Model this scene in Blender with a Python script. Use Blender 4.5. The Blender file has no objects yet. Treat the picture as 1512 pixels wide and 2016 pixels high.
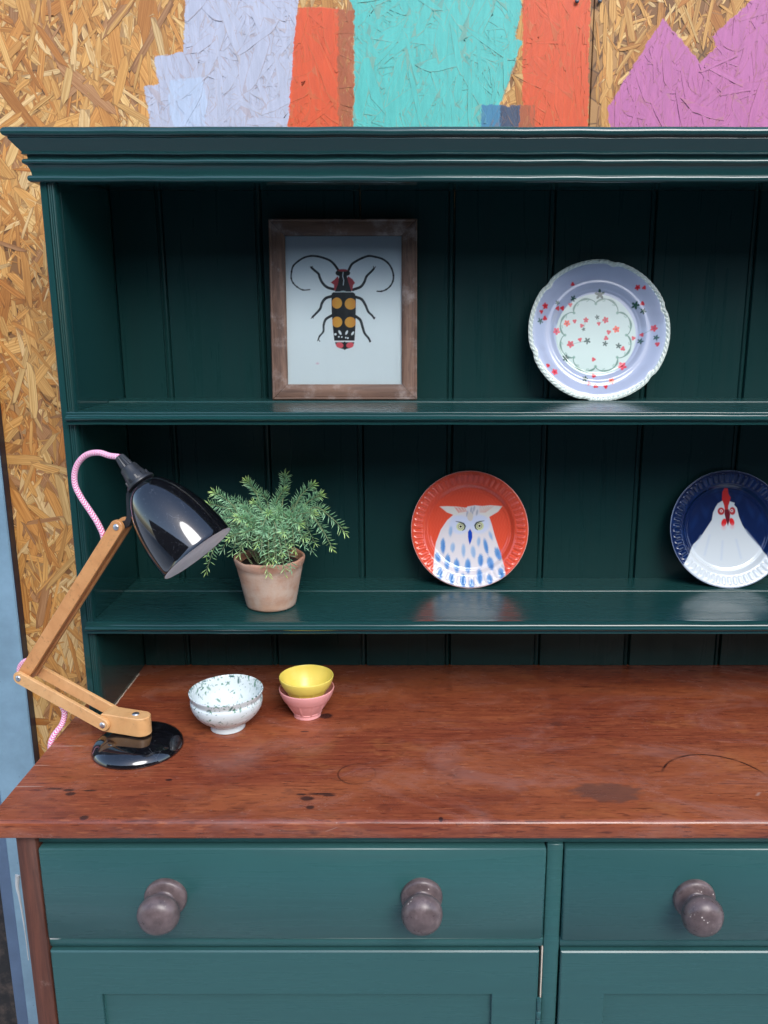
import bpy, math, random
import numpy as np
from mathutils import Vector, Matrix
PI = math.pi
R = math.radians
random.seed(7)
NP = np.random.RandomState(11)
sc = bpy.context.scene
col = sc.collection

# ------------------------------------------------------------------ camera
EYE = 1.5285                      # eye height in metres; the counter top is at 0.90
FPX, PPX, PPY, PITCH = 1640.0, 810.0, 1008.0, R(13)   # lens measured on the 1512 x 2016 photograph
cam = bpy.data.cameras.new('camera')
cam.sensor_fit = 'AUTO'; cam.sensor_width = 36.0
cam.lens = FPX / 2016 * 36.0
cam.shift_x = -(PPX - 756) / 2016
cam.clip_start = 0.05; cam.clip_end = 200
camo = bpy.data.objects.new('camera', cam); col.objects.link(camo)
camo.location = (0, 0, EYE); camo.rotation_euler = (R(90) - PITCH, 0, 0)
sc.camera = camo

# ------------------------------------------------------------------ light
SUN_EL, SUN_AZ = R(40), R(20)     # high, in front of the dresser, a little from the right
w = bpy.data.worlds.new('World'); sc.world = w; w.use_nodes = True
wn = w.node_tree
sky = wn.nodes.new('ShaderNodeTexSky'); sky.sky_type = 'NISHITA'; sky.sun_disc = False
sky.sun_elevation = SUN_EL
sky.sun_rotation = R(180) - SUN_AZ
sky.air_density = 1.0; sky.dust_density = 1.0; sky.ozone_density = 0.6
bg = wn.nodes['Background']; bg.inputs['Strength'].default_value = 0.12
wn.links.new(sky.outputs[0], bg.inputs['Color'])
sl = bpy.data.lights.new('sun', 'SUN'); sl.energy = 0.72; sl.angle = R(30); sl.color = (1.0, 0.99, 0.97)
slo = bpy.data.objects.new('sun', sl); col.objects.link(slo)
sd = Vector((math.sin(SUN_AZ) * math.cos(SUN_EL), -math.cos(SUN_AZ) * math.cos(SUN_EL), math.sin(SUN_EL)))
slo.rotation_euler = sd.to_track_quat('Z', 'Y').to_euler()
slo.location = sd * 8
vs = sc.view_settings
sc.display_settings.display_device = 'sRGB'
vs.view_transform = 'Standard'; vs.look = 'None'; vs.gamma = 1.0; vs.exposure = 1.7
try: vs.use_curve_mapping = False
except Exception: pass

def ray(u, v):
    a = (u - PPX) / FPX; b = (PPY - v) / FPX
    return a, math.cos(PITCH) + b * math.sin(PITCH), -math.sin(PITCH) + b * math.cos(PITCH)
def at_y(u, v, Y):                # a point of the photograph on the upright plane at depth Y
    x, y, z = ray(u, v); k = Y / y
    return Vector((x * k, Y, z * k + EYE))

# ------------------------------------------------------------------ object helpers
def lin(r, g, b):
    f = lambda c: (c / 255 / 12.92) if c / 255 <= 0.04045 else ((c / 255 + 0.055) / 1.055) ** 2.4
    return (f(r), f(g), f(b))
def thing(name, label, cat, loc=(0, 0, 0), group=None):
    o = bpy.data.objects.new(name, None); col.objects.link(o)
    o.location = loc; o.empty_display_size = 0.02
    o['label'] = label; o['category'] = cat
    if group: o['group'] = group
    return o
def adopt(o, p):
    o.parent = p
    o.matrix_parent_inverse = Matrix.Translation(-p.location)   # meshes are modelled in world metres
def mesh_obj(name, verts, faces, mat, parent=None, smooth=35, mats=None, fmat=None, uv=None, cattr=None, fattr=None):
    me = bpy.data.meshes.new(name)
    me.from_pydata([tuple(v) for v in verts], [], [tuple(f) for f in faces])
    for m in (mats or [mat]): me.materials.append(m)
    if fmat is not None: me.polygons.foreach_set('material_index', fmat)
    if uv is not None:            # per vertex uv
        ul = me.uv_layers.new(name='UVMap')
        idx = np.zeros(len(me.loops), dtype=np.int32); me.loops.foreach_get('vertex_index', idx)
        ul.data.foreach_set('uv', np.asarray(uv, dtype=np.float32)[idx].ravel())
    if cattr is not None:
        a = me.color_attributes.new('tone', 'FLOAT_COLOR', 'POINT')
        c = np.asarray(cattr, dtype=np.float32)
        if c.shape[1] == 3: c = np.concatenate([c, np.ones((len(c), 1), np.float32)], 1)
        a.data.foreach_set('color', c.ravel())
    if fattr is not None:
        a = me.attributes.new('edge', 'FLOAT', 'POINT'); a.data.foreach_set('value', np.asarray(fattr, dtype=np.float32))
    me.validate(); me.update()
    if smooth:
        me.polygons.foreach_set('use_smooth', [True] * len(me.polygons))
        if smooth < 180:
            try: me.set_sharp_from_angle(angle=R(smooth))
            except Exception: pass
    o = bpy.data.objects.new(name, me); col.objects.link(o)
    if parent is not None: adopt(o, parent)
    return o
class MB:
    def __init__(s): s.v = []; s.f = []; s.uv = []; s.c = []; s.e = []
    def add(s, v, f, uv=None, c=None, e=None):
        n = len(s.v); s.v += [tuple(p) for p in v]; s.f += [tuple(i + n for i in q) for q in f]
        if uv is not None: s.uv += list(uv)
        if c is not None: s.c += list(c)
        if e is not None: s.e += list(e)
        return s
    def obj(s, name, mat, parent=None, smooth=35):
        return mesh_obj(name, s.v, s.f, mat, parent, smooth, uv=s.uv or None, cattr=s.c or None, fattr=s.e or None)
def chamfer_box(x0, x1, y0, y1, z0, z1, b=0.002):
    v = []; idx = {}
    for i, sx in enumerate((0, 1)):
        for j, sy in enumerate((0, 1)):
            for k, sz in enumerate((0, 1)):
                X, Y, Z = (x0, x1)[sx], (y0, y1)[sy], (z0, z1)[sz]
                dx, dy, dz = (b, -b)[sx], (b, -b)[sy], (b, -b)[sz]
                idx[i, j, k] = len(v)
                v += [(X, Y + dy, Z + dz), (X + dx, Y, Z + dz), (X + dx, Y + dy, Z)]
    g = lambda i, j, k, a: idx[i, j, k] + a
    f = []
    for s in (0, 1):
        q = [g(s, 0, 0, 0), g(s, 1, 0, 0), g(s, 1, 1, 0), g(s, 0, 1, 0)]; f.append(q if s else q[::-1])
        q = [g(0, s, 0, 1), g(0, s, 1, 1), g(1, s, 1, 1), g(1, s, 0, 1)]; f.append(q if s else q[::-1])
        q = [g(0, 0, s, 2), g(1, 0, s, 2), g(1, 1, s, 2), g(0, 1, s, 2)]; f.append(q if s else q[::-1])
    for a in (0, 1):
        for c in (0, 1):
            q = [g(a, c, 0, 0), g(a, c, 1, 0), g(a, c, 1, 1), g(a, c, 0, 1)]; f.append(q if a ^ c else q[::-1])
            q = [g(a, 0, c, 0), g(a, 1, c, 0), g(a, 1, c, 2), g(a, 0, c, 2)]; f.append(q if not (a ^ c) else q[::-1])
            q = [g(0, a, c, 1), g(1, a, c, 1), g(1, a, c, 2), g(0, a, c, 2)]; f.append(q if a ^ c else q[::-1])
            for k in (0, 1):
                q = [g(a, c, k, 0), g(a, c, k, 1), g(a, c, k, 2)]
                f.append(q if (a + c + k) % 2 == 1 else q[::-1])
    return v, f
def extrude_x(prof, x0, x1, n=1, wob=0.0):   # prof: closed list of (y, z)
    m = len(prof); v = []; f = []
    for i in range(n + 1):
        x = x0 + (x1 - x0) * i / n
        d = wob * math.sin(i * 1.7) * (0.6 + 0.4 * math.sin(i * 0.61 + 1))
        v += [(x, y, z + d) for y, z in prof]
    for i in range(n):
        for j in range(m):
            a, b = i * m + j, i * m + (j + 1) % m
            f.append((a, b, b + m, a + m))
    f.append(tuple(range(m))[::-1]); f.append(tuple(range(n * m, n * m + m)))
    return v, f
def extrude_z(prof, z0, z1):      # prof: closed list of (x, y)
    m = len(prof); v = [(x, y, z0) for x, y in prof] + [(x, y, z1) for x, y in prof]
    f = [(j, (j + 1) % m, (j + 1) % m + m, j + m) for j in range(m)]
    f += [tuple(range(m))[::-1], tuple(range(m, 2 * m))]
    return v, f
def prism(outline, mp, d0, d1, bev=0.0006):   # outline: convex (a, b), counterclockwise; mp(a, b, d) -> point
    m = len(outline); P = [Vector(p) for p in outline]; ins = []
    for i in range(m):
        e1 = (P[i] - P[i - 1]).normalized(); e2 = (P[(i + 1) % m] - P[i]).normalized()
        n1 = Vector((-e1.y, e1.x)); n2 = Vector((-e2.y, e2.x)); nn = (n1 + n2)
        nn = nn / max(nn.dot(n1), 0.3)
        ins.append(P[i] + nn * bev)
    v = [mp(p.x, p.y, d0) for p in ins] + [mp(p.x, p.y, d0 + bev) for p in P] + \
        [mp(p.x, p.y, d1 - bev) for p in P] + [mp(p.x, p.y, d1) for p in ins]
    f = [tuple(range(m))[::-1], tuple(range(3 * m, 4 * m))]
    for k in range(3):
        for i in range(m):
            a, b = k * m + i, k * m + (i + 1) % m
            f.append((a, b, b + m, a + m))
    return v, f
def lathe(prof, origin=(0, 0, 0), axis=(0, 0, 1), seg=64, warp=None):   # prof: (r, h) list
    ax = Vector(axis).normalized()
    ux = ax.orthogonal().normalized(); uy = ax.cross(ux)
    O = Vector(origin); v = []; f = []; uv = []
    n = len(prof)
    for j, (r, h) in enumerate(prof):
        for i in range(seg):
            t = 2 * PI * i / seg
            rr, hh = (r, h) if warp is None else warp(r, h, t)
            v.append(O + ax * hh + (ux * math.cos(t) + uy * math.sin(t)) * rr)
            uv.append((i / seg, h))
    for j in range(n - 1):
        for i in range(seg):
            a, b = j * seg + i, j * seg + (i + 1) % seg
            f.append((a, b, b + seg, a + seg))
    if prof[0][0] > 1e-6: f.append(tuple(range(seg))[::-1])
    if prof[-1][0] > 1e-6: f.append(tuple(range((n - 1) * seg, n * seg)))
    return v, f, uv
def spline(pts, n=8):
    P = [Vector(p) for p in pts]; P = [P[0] * 2 - P[1]] + P + [P[-1] * 2 - P[-2]]
    out = []
    for i in range(1, len(P) - 2):
        for k in range(n):
            t = k / n; a, b, c, d = P[i - 1:i + 3]
            out.append(0.5 * ((2 * b) + (c - a) * t + (2 * a - 5 * b + 4 * c - d) * t * t + (3 * b - a - 3 * c + d) * t ** 3))
    out.append(P[-2]); return out
def tube(pts, rad, seg=14):       # rad: number or function of 0..1
    n = len(pts); v = []; f = []; uv = []; s = 0
    up = Vector((0.13, -1, 0.21)); prev = None
    for i, p in enumerate(pts):
        t = (pts[min(i + 1, n - 1)] - pts[max(i - 1, 0)]).normalized()
        if prev is None: a = (up - t * up.dot(t)).normalized()
        else: a = (prev - t * prev.dot(t)).normalized()
        prev = a; b = t.cross(a)
        if i: s += (p - pts[i - 1]).length
        r = rad(i / (n - 1)) if callable(rad) else rad
        for k in range(seg):
            q = 2 * PI * k / seg
            v.append(p + (a * math.cos(q) + b * math.sin(q)) * r); uv.append((s, k / seg))
    for i in range(n - 1):
        for k in range(seg):
            a, b = i * seg + k, i * seg + (k + 1) % seg
            f.append((a, b, b + seg, a + seg))
    f.append(tuple(range(seg))[::-1]); f.append(tuple(range((n - 1) * seg, n * seg)))
    return v, f, uv

# ------------------------------------------------------------------ node helpers
class NT:
    def __init__(s, name):
        s.m = bpy.data.materials.new(name); s.m.use_nodes = True
        s.t = s.m.node_tree; s.b = s.t.nodes['Principled BSDF']; s.tc = None
    def n(s, typ, **kw):
        x = s.t.nodes.new(typ)
        for k, q in kw.items(): setattr(x, k, q)
        return x
    def put(s, sock, val):
        if isinstance(val, bpy.types.NodeSocket): s.t.links.new(val, sock)
        elif isinstance(val, (tuple, list)) and sock.type == 'RGBA' and len(val) == 3: sock.default_value = (*val, 1)
        else: sock.default_value = val
    def obj(s):
        if s.tc is None: s.tc = s.n('ShaderNodeTexCoord')
        return s.tc.outputs['Object']
    def uv(s):
        if s.tc is None: s.tc = s.n('ShaderNodeTexCoord')
        return s.tc.outputs['UV']
    def scale(s, vec, k):
        x = s.n('ShaderNodeMapping'); s.put(x.inputs['Vector'], vec); x.inputs['Scale'].default_value = k; return x.outputs[0]
    def noise(s, vec, scale=1, detail=4, rough=0.55, dist=0.0, color=False):
        x = s.n('ShaderNodeTexNoise'); s.put(x.inputs['Vector'], vec); x.inputs['Scale'].default_value = scale
        x.inputs['Detail'].default_value = detail; x.inputs['Roughness'].default_value = rough; x.inputs['Distortion'].default_value = dist
        return x.outputs['Color' if color else 'Fac']
    def voro(s, vec, scale, feature='F1', out='Distance', rand=1.0):
        x = s.n('ShaderNodeTexVoronoi', feature=feature); s.put(x.inputs['Vector'], vec); x.inputs['Scale'].default_value = scale
        x.inputs['Randomness'].default_value = rand
        return x.outputs[out]
    def math(s, op, a, b=0.0, c=0.0):
        x = s.n('ShaderNodeMath', operation=op); s.put(x.inputs[0], a); s.put(x.inputs[1], b); s.put(x.inputs[2], c); return x.outputs[0]
    def ramp(s, fac, lo, hi, a=0.0, b=1.0):
        x = s.n('ShaderNodeMapRange', interpolation_type='SMOOTHSTEP'); s.put(x.inputs[0], fac)
        x.inputs[1].default_value = lo; x.inputs[2].default_value = hi; x.inputs[3].default_value = a; x.inputs[4].default_value = b
        return x.outputs[0]
    def mix(s, fac, a, b, blend='MIX'):
        x = s.n('ShaderNodeMix', data_type='RGBA', blend_type=blend)
        s.put(x.inputs['Factor'], fac); s.put(x.inputs['A'], a); s.put(x.inputs['B'], b) if False else None
        ins = [i for i in x.inputs if i.type == 'RGBA']; s.put(ins[0], a); s.put(ins[1], b)
        return [o for o in x.outputs if o.type == 'RGBA'][0]
    def xyz(s, vec):
        x = s.n('ShaderNodeSeparateXYZ'); s.put(x.inputs[0], vec); return x.outputs
    def bump(s, h, strength=0.2, dist=0.001, normal=None):
        x = s.n('ShaderNodeBump'); x.inputs['Strength'].default_value = strength; x.inputs['Distance'].default_value = dist
        s.put(x.inputs['Height'], h)
        if normal is not None: s.put(x.inputs['Normal'], normal)
        return x.outputs[0]
    def attr(s, name, out='Color'):
        x = s.n('ShaderNodeAttribute', attribute_name=name); return x.outputs[out]
    def fin(s, color=None, rough=None, normal=None, **kw):
        if color is not None: s.put(s.b.inputs['Base Color'], color)
        if rough is not None: s.put(s.b.inputs['Roughness'], rough)
        if normal is not None: s.put(s.b.inputs['Normal'], normal)
        for k, q in kw.items(): s.put(s.b.inputs[k.replace('_', ' ')], q)
        return s.m

# ------------------------------------------------------------------ materials
def green_paint(name, axis, k_=1.0, r0=0.08, r1=0.16, spec=0.6, gr=0.0):      # thick satin gloss paint brushed along one axis, the grain of the pine showing through
    n = NT(name); o = n.obj()
    k = {'x': (3, 60, 60), 'z': (60, 60, 3)}[axis]
    k2 = {'x': (5, 260, 260), 'z': (260, 260, 5)}[axis]
    g1 = n.noise(n.scale(o, k), 1, 5, 0.6, 0.4)
    g2 = n.noise(n.scale(o, k2), 1, 3, 0.6)
    big = n.noise(o, 5, 3)
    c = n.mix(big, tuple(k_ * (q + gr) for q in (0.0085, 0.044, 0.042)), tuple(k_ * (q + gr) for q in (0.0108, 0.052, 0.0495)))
    specks = n.ramp(n.voro(o, 70, out='Distance'), 0.030, 0.045, 1, 0)
    keep = n.ramp(n.noise(o, 13, 2), 0.62, 0.70)
    c = n.mix(n.math('MULTIPLY', specks, keep), c, (0.10, 0.17, 0.17))
    c = n.mix(n.ramp(g1, 0.50, 0.72, 0, 0.30), c, tuple(k_ * (q + gr) for q in (0.006, 0.034, 0.034)))
    if gr:                        # white chips where the drawer rail meets the bare stile
        px_, py_, pz_ = n.xyz(o)
        k = n.math('MULTIPLY', n.ramp(px_, -.488, -.468, 1, 0), n.ramp(n.math('ABSOLUTE', n.math('SUBTRACT', pz_, .7110)), .0006, .0030, 1, 0))
        k = n.math('MULTIPLY', k, n.ramp(n.noise(o, 160, 4, 0.7), 0.42, 0.52))
        c = n.mix(k, c, (0.62, 0.64, 0.62))
    h = n.math('ADD', n.math('MULTIPLY', g1, 0.7), n.math('MULTIPLY', g2, 0.3))
    nb = n.bump(h, 0.16, 0.0009)
    nb = n.bump(n.noise(o, 9, 2), 0.12, 0.004, nb)
    return n.fin(c, n.ramp(g1, 0.3, 0.8, r0, r1), nb, Specular_IOR_Level=spec)
M_GX = green_paint('green gloss paint, brushed along', 'x')
M_GZ = green_paint('green gloss paint, brushed upright', 'z')
M_GB = green_paint('green paint on the matchboard', 'z', 0.68, 0.26, 0.40, 0.22)  # same green darkened, recess shade put into the colour
M_GD = green_paint('satin green paint of the base unit', 'x', 1.8, 0.24, 0.38, 0.5, 0.007)  # same green lightened: the front's reflected sheen put into the colour
M_GS = green_paint('green paint on the shelf boards', 'x', 1.0, 0.21, 0.36, 0.45)

def counter_wood():
    n = NT('old red mahogany'); o = n.obj(); x, y, z = n.xyz(o)
    warp = n.noise(n.scale(o, (1.2, 4, 4)), 1, 2, color=True)
    fine = n.noise(n.scale(o, (12, 420, 420)), 1, 6, 0.7, 0.2)
    mid = n.noise(n.scale(o, (9, 150, 150)), 1, 8, 0.75, 0.25)
    cloud = n.noise(n.scale(o, (9, 16, 16)), 1, 8, 0.72, 0.4)
    big = n.noise(n.scale(o, (1.6, 5, 5)), 1.6, 4, 0.6, 0.6)
    c = n.mix(n.ramp(mid, 0.28, 0.72), (0.140, 0.028, 0.0155), (0.290, 0.071, 0.031))
    c = n.mix(n.ramp(big, 0.35, 0.70), c, n.mix(0.55, c, (0.39, 0.115, 0.042)))
    c = n.mix(n.ramp(cloud, 0.50, 0.66, 0, 0.55), c, n.mix(0.6, c, (0.085, 0.018, 0.012)))
    c = n.mix(n.ramp(cloud, 0.46, 0.34, 0, 0.45), c, n.mix(0.5, c, (0.46, 0.17, 0.055)))
    c = n.mix(n.ramp(fine, 0.52, 0.75), c, n.mix(0.75, c, (0.060, 0.012, 0.006)))
    pores = n.noise(n.scale(o, (40, 900, 900)), 1, 3, 0.6)
    c = n.mix(n.ramp(pores, 0.55, 0.70, 0, 0.65), c, (0.040, 0.009, 0.005))
    d1 = n.ramp(n.noise(n.scale(o, (38, 330, 330)), 1, 2, 0.5), 0.62, 0.66, 0, 0.60)
    c = n.mix(d1, c, (0.050, 0.012, 0.009))
    d2 = n.ramp(n.noise(n.scale(o, (30, 270, 270)), 1, 2, 0.5, 0.1), 0.36, 0.33, 0, 0.38)
    c = n.mix(d2, c, (0.46, 0.150, 0.060))
    # cloudy worn and dusty patches, their pale pink also painting in sky sheen
    wear = n.ramp(n.noise(n.scale(o, (5, 9, 9)), 1, 6, 0.7, 1.0), 0.48, 0.72, 0, 0.36)
    c = n.mix(wear, c, (0.33, 0.165, 0.135))
    blot = n.ramp(n.noise(n.scale(o, (11, 20, 20)), 1, 5, 0.65), 0.63, 0.70, 0, 0.55)
    c = n.mix(blot, c, (0.075, 0.026, 0.020))
    dust = n.math('MULTIPLY', n.ramp(n.voro(n.scale(o, (70, 150, 150)), 1), 0.07, 0.13, 1, 0), n.ramp(n.noise(o, 8, 3), 0.52, 0.62))
    c = n.mix(n.math('MULTIPLY', dust, 0.35), c, (0.45, 0.32, 0.26))
    # dark knots and ink spots at their own places (x, y, half length, half width)
    wob = n.math('MULTIPLY', n.math('SUBTRACT', n.noise(o, 60, 3), 0.5), 0.9)
    spots = [(-0.470, 1.027, .011, .0045), (-0.464, 1.018, .010, .0065), (-0.424, .963, .008, .0065), (-0.490, 1.030, .020, .003), (-.440, 1.026, .014, .003), (-0.140, 1.007, .013, .0075),
             (-0.134, .986, .008, .0055), (-0.122, 1.018, .026, .0035), (-0.112, 1.014, .012, .003), (-0.150, 1.017, .010, .003), (-.340, 1.053, .007, .004), (.038, .960, .004, .006), (-.140, 1.247, .018, .012), (-.167, 1.194, .010, .003)]
    m = None
    for sx, sy, a, b in spots:
        q = n.math('ADD', n.math('POWER', n.math('MULTIPLY', n.math('SUBTRACT', x, sx), 1.5 / a), 2), n.math('POWER', n.math('MULTIPLY', n.math('SUBTRACT', y, sy), 1.5 / b), 2))
        m = q if m is None else n.math('MINIMUM', m, q)
    m = n.ramp(n.math('ADD', m, wob), 0.5, 1.7, 1, 0)
    c = n.mix(n.math('MULTIPLY', m, 0.85), c, (0.022, 0.011, 0.012))
    # broad grey scorch
    q = n.math('ADD', n.math('POWER', n.math('MULTIPLY', n.math('SUBTRACT', x, 0.268), 1 / .045), 2), n.math('POWER', n.math('MULTIPLY', n.math('SUBTRACT', y, 1.022), 1 / .024), 2))
    q = n.ramp(n.math('ADD', q, n.math('MULTIPLY', n.math('SUBTRACT', n.noise(n.scale(o, (40, 90, 90)), 1, 4), 0.5), 2.5)), 0.6, 1.3, 0.7, 0)
    c = n.mix(q, c, (0.105, 0.048, 0.036))
    # a ring left by a cup and a dark arc by the right
    def ring(cx, cy, r, wd, am, colr, lo=None):
        nonlocal c
        d = n.math('SQRT', n.math('ADD', n.math('POWER', n.math('SUBTRACT', x, cx), 2), n.math('POWER', n.math('SUBTRACT', y, cy), 2)))
        d = n.math('ADD', d, n.math('MULTIPLY', n.math('SUBTRACT', n.noise(o, 30, 3), 0.5), 0.003))
        k = n.ramp(n.math('ABSOLUTE', n.math('SUBTRACT', d, r)), 0, wd, am, 0)
        if lo is not None: k = n.math('MULTIPLY', k, n.ramp(y, lo - 0.02, lo + 0.015))
        c = n.mix(n.math('MULTIPLY', k, n.ramp(n.noise(o, 25, 2), 0.3, 0.5)), c, colr)
    ring(-0.0775, 1.069, .0268, .0022, .75, (0.045, 0.014, 0.010))
    ring(0.4282, 1.0466, .0758, .0030, .95, (0.020, 0.008, 0.008), 1.075)
    # pale cracks in from the left end and pale scratches
    for x1, yy in ((-0.490, 1.148), (-0.520, 1.092), (-0.505, 1.036), (-.44, 1.2405)):
        d = n.math('ADD', n.math('ABSOLUTE', n.math('SUBTRACT', y, yy)), n.math('MULTIPLY', n.math('SUBTRACT', n.noise(o, 40, 3), 0.5), 0.002))
        k = n.math('MULTIPLY', n.ramp(d, 0.0004, 0.0013, 1, 0), n.ramp(x, x1 - 0.01, x1, 1, 0))
        c = n.mix(n.math('MULTIPLY', k, 0.8), c, (0.42, 0.27, 0.20))
    scr = n.ramp(n.voro(n.scale(o, (9, 130, 130)), 1, 'DISTANCE_TO_EDGE'), 0.0, 0.012, 1, 0)
    scr = n.math('MULTIPLY', scr, n.ramp(n.noise(o, 9, 2), 0.60, 0.68, 0, 0.6))
    c = n.mix(scr, c, (0.40, 0.24, 0.18))
    rough = n.math('ADD', n.ramp(cloud, 0.35, 0.65, 0.14, 0.30), n.math('MULTIPLY', wear, 0.4))
    nb = n.bump(n.math('ADD', fine, n.math('MULTIPLY', mid, 0.6)), 0.10, 0.0007)
    nb = n.bump(n.noise(o, 14, 3), 0.10, 0.004, nb)
    return n.fin(c, rough, nb, Specular_IOR_Level=0.5)
M_COUNTER = counter_wood()

def wood(name, dark, light, axis='z', rough=0.5, wearc=None, wear=(0.6, 0.75, 0.0), k=1.0):
    n = NT(name); o = n.obj()
    s1 = {'x': (6, 90, 90), 'z': (90, 90, 6), 'd': (40, 40, 40)}[axis]; s1 = tuple(q * k for q in s1)
    g = n.noise(n.scale(o, s1), 1, 6, 0.65, 0.6); f = n.noise(n.scale(o, tuple(q * 4 for q in s1)), 1, 3, 0.6)
    c = n.mix(n.ramp(g, 0.3, 0.7), dark, light)
    c = n.mix(n.ramp(f, 0.55, 0.75, 0, 0.5), c, tuple(q * 0.5 for q in dark))
    if wearc: c = n.mix(n.ramp(n.noise(o, 22, 6, 0.7), wear[0], wear[1], 0, wear[2]), c, wearc)
    return n.fin(c, rough, n.bump(n.math('ADD', g, f), 0.25, 0.0008))
M_STILE = wood('bare brown timber', (0.060, 0.020, 0.012), (0.125, 0.042, 0.024), 'z', 0.55, (0.34, 0.25, 0.21), (0.62, 0.78, 0.5))
M_FRAMEX = wood('weathered frame wood along', (0.085, 0.045, 0.030), (0.19, 0.105, 0.068), 'x', 0.6, (0.40, 0.34, 0.31), (0.50, 0.72, 0.6))
M_FRAMEZ = wood('weathered frame wood upright', (0.085, 0.045, 0.030), (0.19, 0.105, 0.068), 'z', 0.6, (0.40, 0.34, 0.31), (0.50, 0.72, 0.6))
M_BEECH = wood('pale beech', (0.64, 0.335, 0.130), (0.72, 0.405, 0.170), 'd', 0.42, k=0.8)
M_BEECH2 = wood('reddish beech', (0.55, 0.245, 0.085), (0.64, 0.305, 0.112), 'd', 0.42, k=0.8)

def knob_mat():
    n = NT('worn dark knob wood'); o = n.obj()
    g = n.noise(o, 60, 6, 0.65); c = n.mix(n.ramp(g, 0.3, 0.7), (0.085, 0.060, 0.058), (0.155, 0.110, 0.105))
    c = n.mix(n.ramp(n.noise(o, 35, 5, 0.75), 0.52, 0.72, 0, 0.55), c, (0.30, 0.22, 0.21))
    sp = n.math('MULTIPLY', n.ramp(n.voro(o, 160), 0.12, 0.18, 1, 0), n.ramp(n.noise(o, 50, 2), 0.55, 0.65))
    c = n.mix(sp, c, (0.6, 0.52, 0.46))
    return n.fin(c, n.ramp(g, 0.3, 0.7, 0.26, 0.42), n.bump(g, 0.2, 0.001))
M_KNOB = knob_mat()

def plain(name, c, rough=0.4, metal=0.0, vary=0.12, sc_=20, bump=0.05, **kw):
    n = NT(name); o = n.obj(); g = n.noise(o, sc_, 5, 0.6)
    c2 = n.mix(n.ramp(g, 0.3, 0.7), tuple(q * (1 - vary) for q in c), tuple(min(1, q * (1 + vary)) for q in c))
    return n.fin(c2, n.ramp(g, 0.3, 0.7, rough * 0.85, min(1, rough * 1.15)), n.bump(g, bump, 0.001), Metallic=metal, **kw)
def gloss_black():
    n = NT('black enamel'); o = n.obj()
    dust = n.ramp(n.noise(o, 260, 4, 0.8), 0.58, 0.72, 0, 0.16)
    hair = n.math('MULTIPLY', n.ramp(n.voro(n.scale(o, (60, 60, 18)), 1, 'DISTANCE_TO_EDGE'), 0, 0.012, 1, 0), n.ramp(n.noise(o, 30, 2), 0.58, 0.66, 0, 0.25))
    c = n.mix(n.math('ADD', dust, hair), (0.0045, 0.0045, 0.006), (0.30, 0.32, 0.36))
    return n.fin(c, n.ramp(n.noise(o, 90, 4), 0.3, 0.8, 0.055, 0.13), None, Coat_Weight=1.0, Coat_Roughness=0.03)
M_BLACK = gloss_black()
M_BLACKM = plain('black bakelite', (0.022, 0.024, 0.028), 0.38)
M_SHADEIN = plain('white enamel lining', (0.92, 0.93, 0.94), 0.35)
M_STEEL = plain('bolt steel', (0.66, 0.67, 0.68), 0.42, 1.0)
M_HINGE = plain('painted hinge', (0.03, 0.10, 0.10), 0.35, bump=0.4, sc_=120)
M_DARK = plain('dark cavity', (0.012, 0.010, 0.010), 0.8)
M_RAW = plain('bare pine edge', (0.55, 0.47, 0.38), 0.7)
def trim_mat(name, c):
    n = NT(name); o = n.obj(); g = n.noise(n.scale(o, (30, 30, 3)), 1, 6, 0.65); b = n.noise(o, 9, 6, 0.7)
    cc = n.mix(n.ramp(b, 0.3, 0.75), tuple(q * 0.85 for q in c), tuple(q * 1.15 for q in c))
    sp = n.math('MULTIPLY', n.ramp(n.voro(o, 90), 0.06, 0.12, 1, 0), n.ramp(n.noise(o, 12, 2), 0.55, 0.62))
    cc = n.mix(n.math('MULTIPLY', sp, 0.7), cc, tuple(q * 0.3 for q in c))
    return n.fin(cc, 0.42, n.bump(g, 0.2, 0.001))
M_TRIM = trim_mat('blue grey paint', lin(120, 150, 168))
M_TRIM2 = trim_mat('slate grey paint', lin(84, 104, 130))
M_TRIMD = trim_mat('dark navy edging', lin(30, 36, 56))
M_DRIP = plain('dried filler drip', (0.50, 0.52, 0.52), 0.5)
def cracked_black():
    n = NT('dark of the doorway'); o = n.obj(); b = n.noise(o, 24, 7, 0.75)
    c = n.mix(n.ramp(b, 0.45, 0.7), (0.012, 0.012, 0.013), (0.075, 0.055, 0.045))
    return n.fin(c, 0.6, n.bump(b, 0.6, 0.003))
M_DOOR = cracked_black()
def ground_mat():
    n = NT('pale paving concrete'); o = n.obj(); b = n.noise(o, 3, 7, 0.7)
    c = n.mix(b, (0.36, 0.36, 0.36), (0.46, 0.45, 0.44)); return n.fin(c, 0.85, n.bump(b, 0.3, 0.01))
M_GROUND = ground_mat()
def terracotta():
    n = NT('weathered terracotta'); o = n.obj()
    g = n.noise(n.scale(o, (14, 14, 60)), 1, 6, 0.7, 0.5); b = n.noise(o, 24, 5, 0.65)
    c = n.mix(n.ramp(g, 0.3, 0.7), (0.42, 0.22, 0.14), (0.53, 0.33, 0.225))
    c = n.mix(n.ramp(b, 0.36, 0.66, 0, 0.72), c, (0.56, 0.44, 0.35))
    z = n.xyz(o)[2]
    c = n.mix(n.math('MULTIPLY', n.ramp(z, 1.1385, 1.1425), n.ramp(b, 0.3, 0.6, 0.85, 0.35)), c, (0.50, 0.215, 0.125))
    return n.fin(c, 0.9, n.bump(n.math('ADD', g, n.noise(o, 300, 3)), 0.35, 0.0012))
M_TERRA = terracotta()
def soil_mat():
    n = NT('dark potting soil'); o = n.obj(); g = n.noise(o, 220, 5, 0.8)
    return n.fin(n.mix(g, (0.008, 0.005, 0.004), (0.05, 0.032, 0.022)), 0.95, n.bump(g, 1.0, 0.003))
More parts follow.
